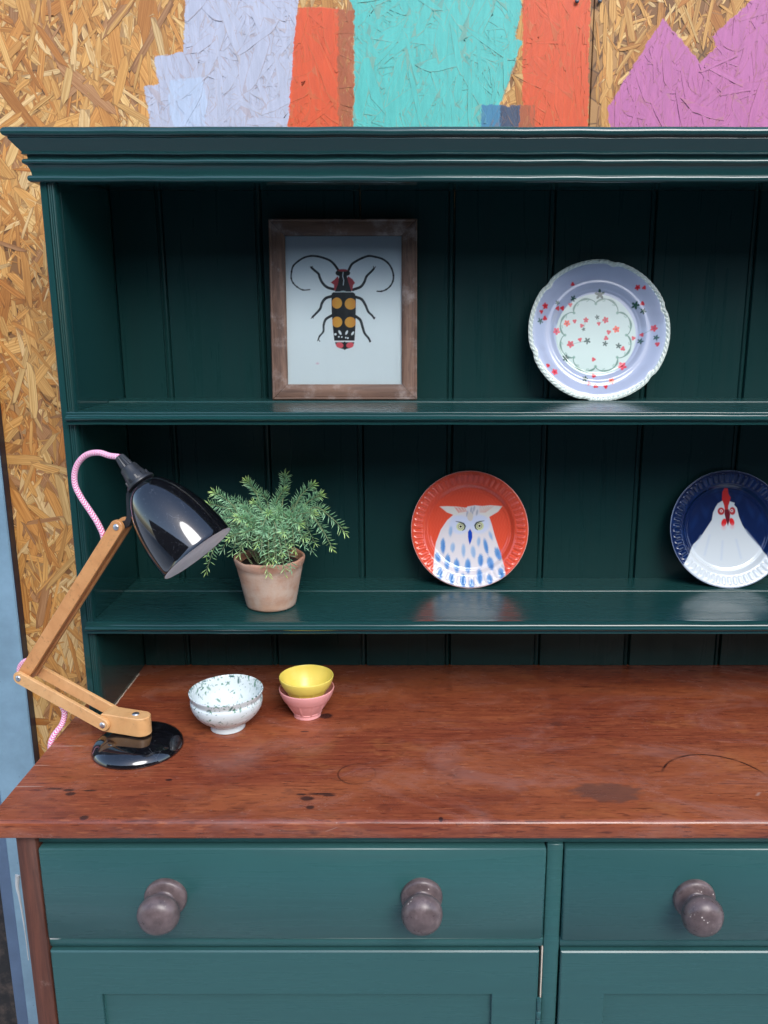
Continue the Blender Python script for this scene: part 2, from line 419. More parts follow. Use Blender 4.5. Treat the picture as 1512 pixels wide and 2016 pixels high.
M_SOIL = soil_mat()
def needle_mat():
    n = NT('needle green'); o = n.obj(); c = n.attr('tone')
    c = n.mix(n.ramp(n.noise(o, 90, 2), 0.3, 0.7, 0, 0.35), c, n.mix(0.5, c, (0.05, 0.12, 0.06)))
    return n.fin(c, 0.5, None, Subsurface_Weight=0.0)
M_NEEDLE = needle_mat()
def glaze(name, rough=0.08, bump=0.06, k_=1.0):
    n = NT(name); o = n.obj(); c = n.mix(1.0, n.attr('tone'), (k_, k_, k_), 'MULTIPLY')
    g = n.noise(o, 30, 3)
    return n.fin(c, n.ramp(n.noise(o, 45, 4), 0.3, 0.8, rough * 0.8, rough * 1.5), n.bump(g, bump, 0.003), Coat_Weight=0.15, Coat_Roughness=0.05)
M_GLAZE = glaze('painted glaze', k_=0.88)
M_SPECK = glaze('speckled glaze', 0.22)
def satin(name, c):
    n = NT(name); o = n.obj(); g = n.noise(o, 14, 3)
    return n.fin(n.mix(n.ramp(g, 0.3, 0.7), tuple(q * 0.95 for q in c), c), 0.30, n.bump(g, 0.05, 0.003))
M_YEL = satin('yellow stoneware glaze', (0.80, 0.64, 0.12))
M_PINK = satin('pink stoneware glaze', (0.80, 0.36, 0.34))
def print_mat():
    n = NT('printed paper'); o = n.obj(); c = n.attr('tone')
    c = n.mix(n.ramp(n.noise(n.scale(o, (60, 60, 4)), 1, 4), 0.45, 0.7, 0, 0.06), c, n.mix(0.5, c, (0.35, 0.42, 0.48)))
    return n.fin(c, 0.75)
M_PRINT = print_mat()
def pane_mat():
    n = NT('window glass'); t = n.t
    tr = n.n('ShaderNodeBsdfTransparent'); tr.inputs[0].default_value = (0.96, 0.975, 0.97, 1)
    gl = n.n('ShaderNodeBsdfGlossy'); gl.inputs['Roughness'].default_value = 0.03
    n.put(gl.inputs['Normal'], n.bump(n.noise(n.obj(), 8, 2), 0.05, 0.003))
    fr = n.n('ShaderNodeFresnel'); fr.inputs['IOR'].default_value = 1.45
    mx = n.n('ShaderNodeMixShader'); t.links.new(fr.outputs[0], mx.inputs[0]); t.links.new(tr.outputs[0], mx.inputs[1]); t.links.new(gl.outputs[0], mx.inputs[2])
    t.links.new(mx.outputs[0], t.nodes['Material Output'].inputs['Surface']); return n.m
M_PANE = pane_mat()
def cable_mat():
    n = NT('pink and white braid'); u, v, _ = n.xyz(n.uv())
    tri = n.math('PINGPONG', n.math('MULTIPLY', v, 7), 1.0)
    ph = n.math('ADD', n.math('MULTIPLY', u, 250.0), n.math('MULTIPLY', tri, 0.9))
    s = n.math('FRACT', ph)
    c = n.mix(n.ramp(n.math('ABSOLUTE', n.math('SUBTRACT', s, 0.5)), 0.20, 0.30), (0.72, 0.10, 0.28), (0.86, 0.70, 0.78))
    return n.fin(c, 0.8, n.bump(s, 0.3, 0.0005))
M_CABLE = cable_mat()

# painted patches on the boards: each is a list of corners on the photograph, laid on the wall plane
WALL_Y = 1.5
PAINT = [   # colour, softness, polygons (convex, counterclockwise on the photograph y down handled below)
    ('lilac', lin(206, 211, 230), [[(366, -60), (590, -60), (577, 150), (566, 262), (357, 262), (360, 95)],
                                   [(303, 112), (420, 92), (420, 175), (312, 172)], [(284, 168), (420, 158), (420, 262), (296, 262)]]),
    ('pale lilac', lin(206, 222, 246), [[(322, 158), (396, 150), (408, 200), (402, 262), (326, 262), (330, 200)]]),
    ('orange', lin(246, 94, 36), [[(585, 13), (668, 14), (672, 262), (566, 262), (572, 150)], [(1042, -60), (1163.5, -60), (1158.5, 262), (1052, 262), (1028, 205), (1029, 12)]]),
    ('rust', lin(190, 98, 52), [[(665, 14), (697, 20), (696, 262), (665, 262)], [(1020, 208), (1054, 208), (1054, 262), (1020, 262)]]),
    ('turquoise', lin(92, 212, 200), [[(697, 18), (1028, 80), (992, 190), (950, 262), (695, 262)], [(664, -60), (1044, -60), (1028, 14), (1028, 85), (697, 20)]]),
    ('blue', lin(66, 142, 180), [[(946, 206), (990, 206), (990, 262), (946, 262)]]),
    ('navy', lin(62, 82, 110), [[(985, 206), (1023, 207), (1023, 262), (985, 262)]]),
    ('mauve', lin(212, 120, 178), [[(1290, 20), (1386, 128), (1420, 262), (1165, 262), (1196, 212), (1188, 160)],
                                   [(1378, 122), (1440, 64), (1520, -10), (1700, -10), (1700, 262), (1378, 262)], [(1402, 72), (1480, 0), (1700, -60), (1700, 90), (1410, 90)]]),
]
def osb_mat(strand):
    n = NT('oriented strand' if strand else 'strand board core'); o = n.obj()
    if strand:
        uvn = n.uv(); tone = n.attr('tone'); edge = n.attr('edge', 'Fac')
        g = n.noise(n.scale(uvn, (9, 420, 1)), 1, 5, 0.65, 0.3); g2 = n.noise(n.scale(uvn, (16, 1300, 1)), 1, 2, 0.6)
        c = n.mix(n.ramp(g, 0.30, 0.72), n.mix(1.0, tone, (0.62, 0.50, 0.36), 'MULTIPLY'), tone)
        c = n.mix(n.ramp(g2, 0.56, 0.72, 0, 0.45), c, n.mix(1.0, tone, (0.40, 0.27, 0.16), 'MULTIPLY'))
        blot = n.ramp(n.noise(n.scale(uvn, (18, 60, 1)), 1, 4, 0.6), 0.62, 0.75, 0, 0.5)
        c = n.mix(blot, c, (0.30, 0.115, 0.030))
        ln = n.ramp(n.math('ADD', edge, n.math('MULTIPLY', n.math('SUBTRACT', n.noise(uvn, 90, 2), 0.5), 0.35)), 0.02, 0.13, 0.5, 0)
        c = n.mix(ln, c, (0.14, 0.052, 0.015))
        h = g
    else:
        tone = None; v = n.voro(n.scale(o, (26, 26, 26)), 1, out='Color'); e = n.voro(n.scale(o, (26, 26, 26)), 1, 'DISTANCE_TO_EDGE')
        c = n.mix(n.xyz(v)[0], (0.16, 0.065, 0.018), (0.42, 0.22, 0.075)); h = e
        ln = n.ramp(e, 0.0, 0.05, 0.8, 0); c = n.mix(ln, c, (0.06, 0.025, 0.01))
    # paint
    rag = n.noise(n.scale(o, (55, 55, 70)), 1, 7, 0.78, color=True)
    off = n.n('ShaderNodeVectorMath', operation='SUBTRACT'); n.put(off.inputs[0], rag); off.inputs[1].default_value = (0.5, 0.5, 0.5)
    sc1 = n.n('ShaderNodeVectorMath', operation='SCALE'); n.put(sc1.inputs[0], off.outputs[0]); sc1.inputs['Scale'].default_value = 0.017
    ad = n.n('ShaderNodeVectorMath', operation='ADD'); n.put(ad.inputs[0], o); n.put(ad.inputs[1], sc1.outputs[0])
    bx, by, bz = n.xyz(ad.outputs[0])
    crack = n.noise(n.scale(o, (70, 70, 26)), 1, 5, 0.75, 1.2)
    brush = n.noise(n.scale(o, (160, 160, 22)), 1, 4, 0.65)
    total = None
    for nm, colr, polys in PAINT:
        un = None
        for poly in polys:
            P = [at_y(u, v, WALL_Y) for u, v in poly]; P = [(p.x, p.z) for p in P]
            cx = sum(p[0] for p in P) / len(P); cz = sum(p[1] for p in P) / len(P); inner = None
            for i in range(len(P)):
                (x0, z0), (x1, z1) = P[i], P[(i + 1) % len(P)]
                nx, nz = -(z1 - z0), (x1 - x0); L = math.hypot(nx, nz); nx /= L; nz /= L
                if nx * (cx - x0) + nz * (cz - z0) < 0: nx, nz = -nx, -nz
                d = n.math('MULTIPLY_ADD', bx, nx, n.math('MULTIPLY_ADD', bz, nz, -(nx * x0 + nz * z0)))
                inner = d if inner is None else n.math('MINIMUM', inner, d)
            un = inner if un is None else n.math('MAXIMUM', un, inner)
        m = n.ramp(un, -0.0008, 0.0016)
        cov = n.ramp(n.math('ADD', crack, n.math('MULTIPLY', n.ramp(un, 0.0, 0.03), 0.10)), 0.30, 0.345) if nm != 'rust' else n.ramp(crack, 0.30, 0.5)
        m = n.math('MULTIPLY', m, cov)
        if strand: m = n.math('MULTIPLY', m, n.math('SUBTRACT', 1.0, n.math('MULTIPLY', ln, 0.55)))
        pc = n.mix(n.ramp(brush, 0.30, 0.72), tuple(q * 0.60 for q in colr), tuple(q * 0.71 for q in colr))
        if strand: pc = n.mix(0.13, pc, n.mix(1.0, pc, n.mix(0.35, (1, 1, 1), tone), 'MULTIPLY'))
        c = n.mix(m, c, pc)
        total = m if total is None else n.math('MAXIMUM', total, m)
    nb = n.bump(n.math('ADD', h, n.math('MULTIPLY', n.math('MULTIPLY', brush, total), 0.8)), 0.35, 0.0009)
    return n.fin(c, n.ramp(total, 0, 1, 0.62, 0.5), nb)
M_STRAND = osb_mat(True)
M_CORE = osb_mat(False)

# ------------------------------------------------------------------ the setting
v, f = chamfer_box(-14, 14, -16, 8, -0.2, 0.0, 0.01)
g = mesh_obj('ground', v, f, M_GROUND, smooth=0); g['kind'] = 'structure'

v, f = chamfer_box(-9, 9, -3.9, -3.5, 0.0, 3.3, 0.01)  # unseen wall added to block low sky, darkening recesses and reflections
opp = mesh_obj('sky_blocker', v, f, plain('dark blocker face', (0.07, 0.055, 0.05), 0.8, vary=.4, sc_=4), smooth=0)
opp['label'] = 'plain dark blocker added unseen behind the camera to cut off low sky'; opp['category'] = 'sky_blocker'

# OSB wall: two boards with a butt joint, covered in strands
wall = thing('strand_board_wall', 'chipboard wall of golden wood strands with lilac, orange, turquoise and mauve paint patches', 'wall', (0, 1.51, 0))
SEAM = 0.2968
boards = []
for x0, x1 in ((-0.7405, SEAM - 0.0007), (SEAM + 0.0007, 1.517)):
    v, f = chamfer_box(x0, x1, 1.502, 1.520, 0.0, 2.44, 0.001)
    boards.append(mesh_obj('strand_board', v, f, M_CORE, wall))
TONES = [(0.62, 0.335, 0.095), (0.66, 0.39, 0.13), (0.55, 0.255, 0.062), (0.70, 0.46, 0.18), (0.47, 0.195, 0.042), (0.60, 0.305, 0.082), (0.70, 0.49, 0.23), (0.40, 0.205, 0.085), (0.63, 0.355, 0.11), (0.58, 0.28, 0.07)]
def strand(cx, cz, L, W, ang, h, rnd):
    """one flake: warped strip three points wide with a skirt down to the board"""
    n = 5; v = []; f = []; uv = []; e = []
    ca, sa = math.cos(ang), math.sin(ang)
    tx, tz = rnd.uniform(-.004, .004), rnd.uniform(-.012, .012); bow = rnd.uniform(-.12, .12)
    t0, t1 = rnd.uniform(.55, 1), rnd.uniform(.55, 1); sk0, sk1 = rnd.uniform(-1.1, 1.1), rnd.uniform(-1.1, 1.1)
    uo, vo = rnd.uniform(0, 90), rnd.uniform(0, 90)
    for i in range(n + 1):
        t = i / n; a = (t - 0.5) * L
        wf = (t0 if i == 0 else t1 if i == n else 1) * rnd.uniform(.86, 1.06)
        for j, b in enumerate((-.5, 0, .5)):
            bb = b * W * wf + bow * W * math.sin(PI * t)
            aa = a + (sk0 * W * b * 1.6 if i == 0 else sk1 * W * b * 1.6 if i == n else 0) + (rnd.uniform(-.1, .1) * W if i in (0, n) else 0)
            hh = h + tx * aa + tz * bb
            v.append((cx + aa * ca - bb * sa, 1.502 - hh, cz + aa * sa + bb * ca))
            uv.append((uo + aa, vo + bb)); e.append(0.0 if j != 1 or i in (0, n) else 1.0)
    for i in range(n):
        for j in range(2):
            q = i * 3 + j; f.append((q, q + 1, q + 4, q + 3))
    loop = [i * 3 for i in range(n + 1)] + [n * 3 + 1] + [i * 3 + 2 for i in range(n, -1, -1)] + [1]
    b0 = len(v)
    for q in loop: v.append((v[q][0], min(v[q][1] + 0.0005, 1.5025), v[q][2])); uv.append(uv[q]); e.append(0.0)
    m = len(loop)
    for k in range(m):
        a, b = loop[k], loop[(k + 1) % m]; f.append((a, b0 + k, b0 + (k + 1) % m, b))
    t = rnd.choice(TONES); k = rnd.uniform(.88, 1.18); tone = tuple(min(.85, q * k) for q in t)
    return v, f, uv, [tone] * len(v), e
rnd = random.Random(5)
def in_zone(x, z):
    return (-0.80 < x < 0.98 and 1.70 < z < 2.16) or (-0.80 < x < -0.44 and 0.55 < z <= 1.72)
layers = [MB(), MB()]; cnt = 0
while cnt < 8200:
    x, z = rnd.uniform(-.82, 1.0), rnd.uniform(.5, 2.18)
    if not in_zone(x, z): continue
    L = min(.13, max(.018, rnd.lognormvariate(-3.1, .58))); W = L * rnd.choice([rnd.uniform(.04, .10), rnd.uniform(.05, .12), rnd.uniform(.10, .22), rnd.uniform(.16, .34)])
    W = min(W, .03)
    if x > SEAM: L *= .8; W *= .7
    s = abs(x - SEAM); ang = rnd.gauss(PI / 2, .75)
    reach = abs(math.cos(ang)) * L / 2 + W
    if s < reach: ang = PI / 2 + rnd.uniform(-.08, .08); reach = W + L * .05
    if s < reach: continue
    layers[0 if x < SEAM else 1].add(*strand(x, z, L, W, ang, rnd.uniform(.0001, .0009), rnd)); cnt += 1
for i, mb in enumerate(layers):
    o = mb.obj('strand_layer', M_STRAND, boards[i]); o['kind'] = 'stuff'
big = 0
while big < 290:
    x, z = rnd.uniform(-.78, .64), rnd.uniform(.68, 2.06)
    if not ((z > 1.80 and x < .64) or (x < -.50 and z < 1.8 and x > -.745)): continue
    L = rnd.uniform(.045, .115); W = L * rnd.choice([rnd.uniform(.06, .13), rnd.uniform(.12, .28)]); W = min(max(W, .005), .022)
    if x > SEAM: L *= .75; W *= .65
    ang = rnd.gauss(PI / 2, .70); s = abs(x - SEAM)
    reach = abs(math.cos(ang)) * L / 2 + W
    if s < reach: ang = PI / 2 + rnd.uniform(-.08, .08); reach = W + L * .05
    if s < reach: continue
    mb = MB(); mb.add(*strand(x, z, L, W, ang, rnd.uniform(.0008, .0014), rnd))
    mb.obj('strand', M_STRAND, boards[0 if x < SEAM else 1]); big += 1
for u, v_ in ((1136, 2), (1181, 2)):
    p = at_y(u, v_, 1.4975)
    v, f, _ = lathe([(0.0001, .0022), (.002, .0021), (.0034, .0012), (.0036, 0)], p, (0, -1, 0), 14)
    mesh_obj('screw', v, f, plain('dull screw', (.12, .12, .13), .5, 1.0), boards[0 if u < 1160 else 1])

# door frame on the left of the boards
fr = thing('door_frame', 'blue grey painted door frame with dark edging left of the dresser', 'door frame', (-0.79, 1.47, 0))
v, f = chamfer_box(-0.8135, -0.7385, 1.478, 1.4995, 0.0, 2.44, .002); mesh_obj('jamb', v, f, M_TRIM, fr)
v, f = chamfer_box(-0.7384, -0.7368, 1.4795, 1.4990, 0.0, 2.44, .0005); mesh_obj('edge_strip', v, f, M_TRIMD, fr)
v, f = chamfer_box(-0.845, -0.8137, 1.492, 1.5015, 0.0, 2.44, .002); mesh_obj('door_stop', v, f, M_TRIM2, fr)
v, f = chamfer_box(-1.70, -0.8453, 1.508, 1.5015 + .04, 0.0, 2.44, .002); mesh_obj('doorway_dark', v, f, M_DOOR, fr)  # near black panel filling the dark doorway
dp = [at_y(u, v_, 1.4778) for u, v_ in ((35, 1722), (34, 1745), (38, 1765), (44, 1800), (50, 1840), (56, 1890))]
v, f, uv = tube(spline(dp, 6), lambda t: .0042 * (1 - t) ** 2.2 + .0011, 8); mesh_obj('drip', v, f, M_DRIP, fr)

# ------------------------------------------------------------------ the dresser
dr = thing('dresser', 'tall dark green painted dresser with open plate shelves, worn red brown counter and drawers', 'dresser', (0.19, 1.25, 0))
XL, XR = -0.517, 0.897            # outer faces of the rack
IL, IR = -0.4965, 0.8765          # inner faces
YF, YB = 1.23, 1.45
CT = 0.90                         # counter top
# cornice: profile of outward projection and height, swept round three sides
prof = [(-.004, 1.7808), (.0245, 1.7808), (.0272, 1.7803), (.0294, 1.7792), (.0310, 1.7776), (.0320, 1.7756), (.0323, 1.7734), (.0318, 1.7712), (.0306, 1.7696), (.0288, 1.7688), (.0268, 1.7690), (.0258, 1.7680), (.0262, 1.7662),
        (.0255, 1.7652), (.0232, 1.7625), (.0205, 1.7590), (.0180, 1.7560), (.0158, 1.7535), (.0142, 1.7515), (.0142, 1.7502), (.0150, 1.7495), (.0142, 1.7482), (.0092, 1.7476), (.0088, 1.7432), (.0108, 1.7432), (.0127, 1.7427), (.0141, 1.7416),
        (.0149, 1.7401), (.0150, 1.7385), (.0143, 1.7370), (.0128, 1.7362), (.0100, 1.7345), (.0080, 1.7305), (.0068, 1.7265), (.0064, 1.7238), (.0064, 1.7226), (.0080, 1.7225), (.0095, 1.7218), (.0106, 1.7205), (.0112, 1.7188), (.0111, 1.7168), (.0103, 1.7151), (.0089, 1.7139), (.0070, 1.7133), (.0040, 1.7131), (-.004, 1.7132)]
v = []; f = []; m = len(prof); NX = 40
path = [(0, None)]
rows = [[(XL - o, 1.468, z) for o, z in prof]]
for i in range(NX + 1):
    t = i / NX; wv = .0005 * math.sin(i * 1.9) * math.sin(i * .37)
    rows.append([(XL - o + (XR - XL + 2 * o) * t, YF - o, z + wv) for o, z in prof])
rows.append([(XR + o, 1.468, z) for o, z in prof])
for rw in rows: v += rw
for i in range(len(rows) - 1):
    for j in range(m - 1): f.append((i * m + j, i * m + j + 1, (i + 1) * m + j + 1, (i + 1) * m + j))
f = [q[::-1] for q in f]
mesh_obj('cornice', v, f, M_GX, dr, 42)
v, f = chamfer_box(XL + .003, XR - .003, YF + .003, 1.468, 1.735, 1.7805, .001); mesh_obj('top_board', v, f, M_GX, dr)
v, f = chamfer_box(IL + .0006, IR - .0006, YF + .002, YF + .02, 1.7136, 1.7348, .001); mesh_obj('frieze', v, f, M_GX, dr)
# uprights with reeded fronts, and the side panels behind them
def upright(x0, x1):
    pr = [(x0, YF + .02), (x0, YF + .0015), (x0 + .0012, YF)]
    pr += [(x0 + .0095, YF), (x0 + .0100, YF + .0014), (x0 + .0105, YF + .0002)]
    for k in range(3):
        a = x0 + .0108 + k * .0028
        pr += [(a, YF + .0012), (a + .0006, YF - .0001), (a + .0013, YF - .0005), (a + .0020, YF - .0001), (a + .0026, YF + .0012)]
    pr += [(x1 - .0009, YF + .0002), (x1, YF + .0014), (x1, YF + .02)]
    v, f = extrude_z(pr, CT + .0005, 1.7132); f = [q[::-1] for q in f]
    mesh_obj('upright', v, f, M_GZ, dr, 40)
upright(XL, IL); upright(IR, XR)
for a, b in ((XL + .0004, IL - .0003), (IR + .0003, XR - .0004)):
    v, f = chamfer_box(a, b, YF + .0203, 1.468, CT + .0005, 1.7345, .0008); mesh_obj('side_panel', v, f, M_GZ, dr)
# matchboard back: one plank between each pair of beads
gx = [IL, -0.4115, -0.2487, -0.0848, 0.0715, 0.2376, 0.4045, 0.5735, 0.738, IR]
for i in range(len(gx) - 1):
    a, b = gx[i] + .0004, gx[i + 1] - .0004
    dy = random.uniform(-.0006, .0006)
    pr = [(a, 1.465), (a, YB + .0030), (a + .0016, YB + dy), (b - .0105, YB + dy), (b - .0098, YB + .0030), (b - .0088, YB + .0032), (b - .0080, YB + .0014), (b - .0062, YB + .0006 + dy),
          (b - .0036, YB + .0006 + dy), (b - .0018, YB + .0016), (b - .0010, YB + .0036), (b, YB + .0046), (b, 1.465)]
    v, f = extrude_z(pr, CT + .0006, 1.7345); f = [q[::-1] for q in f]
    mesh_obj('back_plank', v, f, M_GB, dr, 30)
# shelves: board with nosing and plate rail
def shelf(zt):
    v, f = chamfer_box(IL + .0004, IR - .0004, YF + .0004, YB - .0008, zt - .0165, zt, .0006)
    s = mesh_obj('shelf', v, f, M_GS, dr)
    pr = [(YF, zt - .0185), (YF - .0115, zt - .0185), (YF - .0120, zt - .0180), (YF - .0120, zt - .0130), (YF - .0135, zt - .0128), (YF - .0165, zt - .0118), (YF - .0180, zt - .0098), (YF - .0178, zt - .0078),
          (YF - .0160, zt - .0062), (YF - .0132, zt - .0056), (YF - .0118, zt - .0052), (YF - .0112, zt - .0042), (YF - .0116, zt - .0020), (YF - .0110, zt - .0004), (YF - .0092, zt + .0004), (YF - .003, zt + .0003), (YF, zt + .0002)]
    v, f = extrude_x(pr, XL + .0125, XR - .0125, 30, .0003); f = [q[::-1] for q in f]
    mesh_obj('nosing', v, f, M_GX, s, 38)
    pr = [(1.3700, zt + .0001), (1.3704, zt + .0012), (1.3716, zt + .0019), (1.3738, zt + .0021), (1.3756, zt + .0018), (1.3766, zt + .0010), (1.3768, zt + .0001)]
    v, f = extrude_x(pr, IL + .001, IR - .001, 24, .0002)
    mesh_obj('plate_rail', v, f, M_GS, s, 50)
Z1, Z2 = 1.3968, 1.0714
shelf(Z1); shelf(Z2)
# counter
pr = [(.9560, .8743), (.9546, .8752), (.9540, .8775), (.9538, .8930), (.9543, .8952), (.9553, .8970), (.9568, .8985), (.9588, .8995), (.9610, .9000), (1.470, .9000), (1.470, .8743)]
v, f = extrude_x(pr, -0.5462, 0.9262, 36, .00035); mesh_obj('countertop', v, f, M_COUNTER, dr, 50)
# cracked filler along the foot of the left side panel
mb = MB(); rf_ = random.Random(3); yy = 1.262
while yy < 1.405:
    ln_ = rf_.uniform(.006, .022); hh_ = rf_.uniform(.0010, .0022)
    mb.add(*chamfer_box(IL + .0003, IL + rf_.uniform(.0012, .0024), yy, yy + ln_, CT + .0001, CT + hh_, .0003)); yy += ln_ + rf_.choice([0, .001, .004])
mb.obj('filler_line', M_RAW, dr)
# carcass
YC = .971
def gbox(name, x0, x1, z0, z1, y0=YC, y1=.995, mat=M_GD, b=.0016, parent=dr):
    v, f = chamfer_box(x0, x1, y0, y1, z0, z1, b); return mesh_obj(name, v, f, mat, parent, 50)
gbox('corner_stile', -.5185, -.4930, .0, .8740, .9665, 1.0, M_STILE)
gbox('corner_stile', .8730, .8985, .0, .8740, .9665, 1.0, M_STILE)
for a, b in ((-.5185, -.500), (.880, .8985)):
    gbox('carcass_side', a, b, .0, .8738, 1.0005, 1.468, M_STILE)
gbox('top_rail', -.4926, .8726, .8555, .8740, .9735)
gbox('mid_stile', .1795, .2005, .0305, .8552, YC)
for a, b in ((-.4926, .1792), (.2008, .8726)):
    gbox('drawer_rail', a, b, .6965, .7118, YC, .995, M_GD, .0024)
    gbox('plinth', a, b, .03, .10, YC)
    gbox('cavity_back', a, b, .1003, .8550, 1.02, 1.03, M_DARK)
def knob(cx, cz, y, parent):
    c = [(.0279, 0), (.0282, .003), (.0276, .0062), (.0256, .0085), (.0215, .0098), (.0165, .0104), (.0140, .0120), (.0132, .0150), (.0138, .0180), (.0165, .0208), (.0215, .0232), (.0252, .0275), (.0270, .0325),
         (.0272, .0360), (.0262, .0410), (.0236, .0455), (.0196, .0490), (.0140, .0516), (.0075, .0530), (.0001, .0534)]
    wv = random.uniform(0, 6)
    v, f, _ = lathe(c, (cx, y, cz), (0, -1, 0), 48, lambda r, h, t: (r * (1 + .012 * math.sin(2 * t + wv) + .006 * math.sin(5 * t)), h))
    return mesh_obj('knob', v, f, M_KNOB, parent, 60)
def drawer(x0, x1, z0, z1, knobs):
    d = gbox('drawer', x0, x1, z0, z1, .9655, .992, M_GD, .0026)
    for kx, kz in knobs: knob(kx, kz, .9657, d)
drawer(-.4908, .1775, .7135, .8528, [(-.3262, .7806), (.0136, .7806)])
drawer(.2023, .8706, .7105, .8522, [(.3757, .7785), (.7155, .7795)])
def door(x0, x1, z0, z1, px0, px1, pz1):
    pz0 = z0 + (z1 - pz1)
    y0, y1, b = .9668, .988, .0018
    O = [(x0, z0), (x1, z0), (x1, z1), (x0, z1)]; I = [(px0, pz0), (px1, pz0), (px1, pz1), (px0, pz1)]
    sgn = [(1, 1), (-1, 1), (-1, -1), (1, -1)]
    rings = [[(x, y1, z) for x, z in O], [(x, y0 + b, z) for x, z in O], [(x + b * s[0], y0, z + b * s[1]) for (x, z), s in zip(O, sgn)],
             [(x - b * .5 * s[0], y0, z - b * .5 * s[1]) for (x, z), s in zip(I, sgn)], [(x, y0 + b * .5, z) for x, z in I], [(x, y1, z) for x, z in I]]
    v = [p for r_ in rings for p in r_]; f = []
    for k in range(5):
        for i in range(4): f.append((k * 4 + i, k * 4 + (i + 1) % 4, k * 4 + 4 + (i + 1) % 4, k * 4 + 4 + i))
    f = [q[::-1] for q in f]
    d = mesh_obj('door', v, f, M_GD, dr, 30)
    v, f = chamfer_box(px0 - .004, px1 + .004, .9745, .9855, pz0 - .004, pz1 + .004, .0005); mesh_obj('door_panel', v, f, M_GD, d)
    return d
d1 = door(-.4905, .1735, .103, .6938, -.4257, .1105, .6244)
d2 = door(.2030, .8700, .103, .6930, .2652, .8010, .6244)
v, f = chamfer_box(.1737, .1752, .9685, .990, .62, .694, .0003)
gp = gbox('bare_edge', .1776, .1794, .1005, .6960, .9725, .993, M_RAW, .0003)
v, f, _ = lathe([(.0030, 0), (.0034, .001), (.0034, .012), (.0029, .0125), (.0034, .013), (.0034, .026), (.0029, .0265), (.0034, .027), (.0034, .045), (.003, .046)], (.1757, .9668, .572), (0, 0, 1), 16)
mesh_obj('hinge', v, f, M_HINGE, d1, 60)

# ------------------------------------------------------------------ painting with shapes on fine meshes
class Paint:                      # colours the points (x, y) of a fine mesh with flat shapes
    def __init__(s, x, y, base): s.x, s.y = x, y; s.c = np.tile(np.array(base, np.float64), (len(x), 1))
    def put(s, mask, colr, a=1.0):
        k = (np.clip(mask, 0, 1) * a)[:, None]; s.c = s.c * (1 - k) + np.array(colr)[None] * k
    def poly_sd(s, P):
        P = np.array(P, float); x, y = s.x, s.y; d = np.full(len(x), 1e9); ins = np.zeros(len(x), bool)
        for i in range(len(P)):
            a, b = P[i], P[(i + 1) % len(P)]; e = b - a; L = (e @ e) or 1e-12
            t = np.clip(((x - a[0]) * e[0] + (y - a[1]) * e[1]) / L, 0, 1)
            d = np.minimum(d, np.hypot(x - a[0] - t * e[0], y - a[1] - t * e[1]))
            c = ((a[1] > y) != (b[1] > y))
            if abs(e[1]) > 1e-12: ins ^= c & (x < e[0] * (y - a[1]) / e[1] + a[0])
        return np.where(ins, d, -d)
    def poly(s, P, colr, soft=1.0, a=1.0): s.put(s.poly_sd(P) / soft + .5, colr, a)
    def line(s, P, wd, colr, soft=1.0, a=1.0):
        P = np.array(P, float); d = np.full(len(s.x), 1e9)
        for i in range(len(P) - 1):
            p, q = P[i], P[i + 1]; e = q - p; L = (e @ e) or 1e-12
            t = np.clip(((s.x - p[0]) * e[0] + (s.y - p[1]) * e[1]) / L, 0, 1)
            w0 = wd(( i + t) / (len(P) - 1)) if callable(wd) else wd
            d = np.minimum(d, np.hypot(s.x - p[0] - t * e[0], s.y - p[1] - t * e[1]) - w0 / 2)
        s.put(-d / soft + .5, colr, a)
    def ell(s, cx, cy, rx, ry, colr, ang=0, soft=1.0, a=1.0, rag=0.0):
        ca, sa = math.cos(ang), math.sin(ang); X = (s.x - cx) * ca + (s.y - cy) * sa; Y = -(s.x - cx) * sa + (s.y - cy) * ca
        q = np.hypot(X / rx, Y / ry)
        if rag: q = q + rag * np.sin(X * 3.1 + cx) * np.sin(Y * .35 + cy)
        s.put((1 - q) * min(rx, ry) / soft + .5, colr, a)
    def star(s, cx, cy, r, colr, n=5, ang=0, depth=.45, soft=1.0):
        t = np.arctan2(s.y - cy, s.x - cx) - ang; d = np.hypot(s.x - cx, s.y - cy)
        s.put((r * (1 - depth + depth * np.abs(np.cos(n * t / 2)) ** 1.5) - d) / soft + .5, colr)
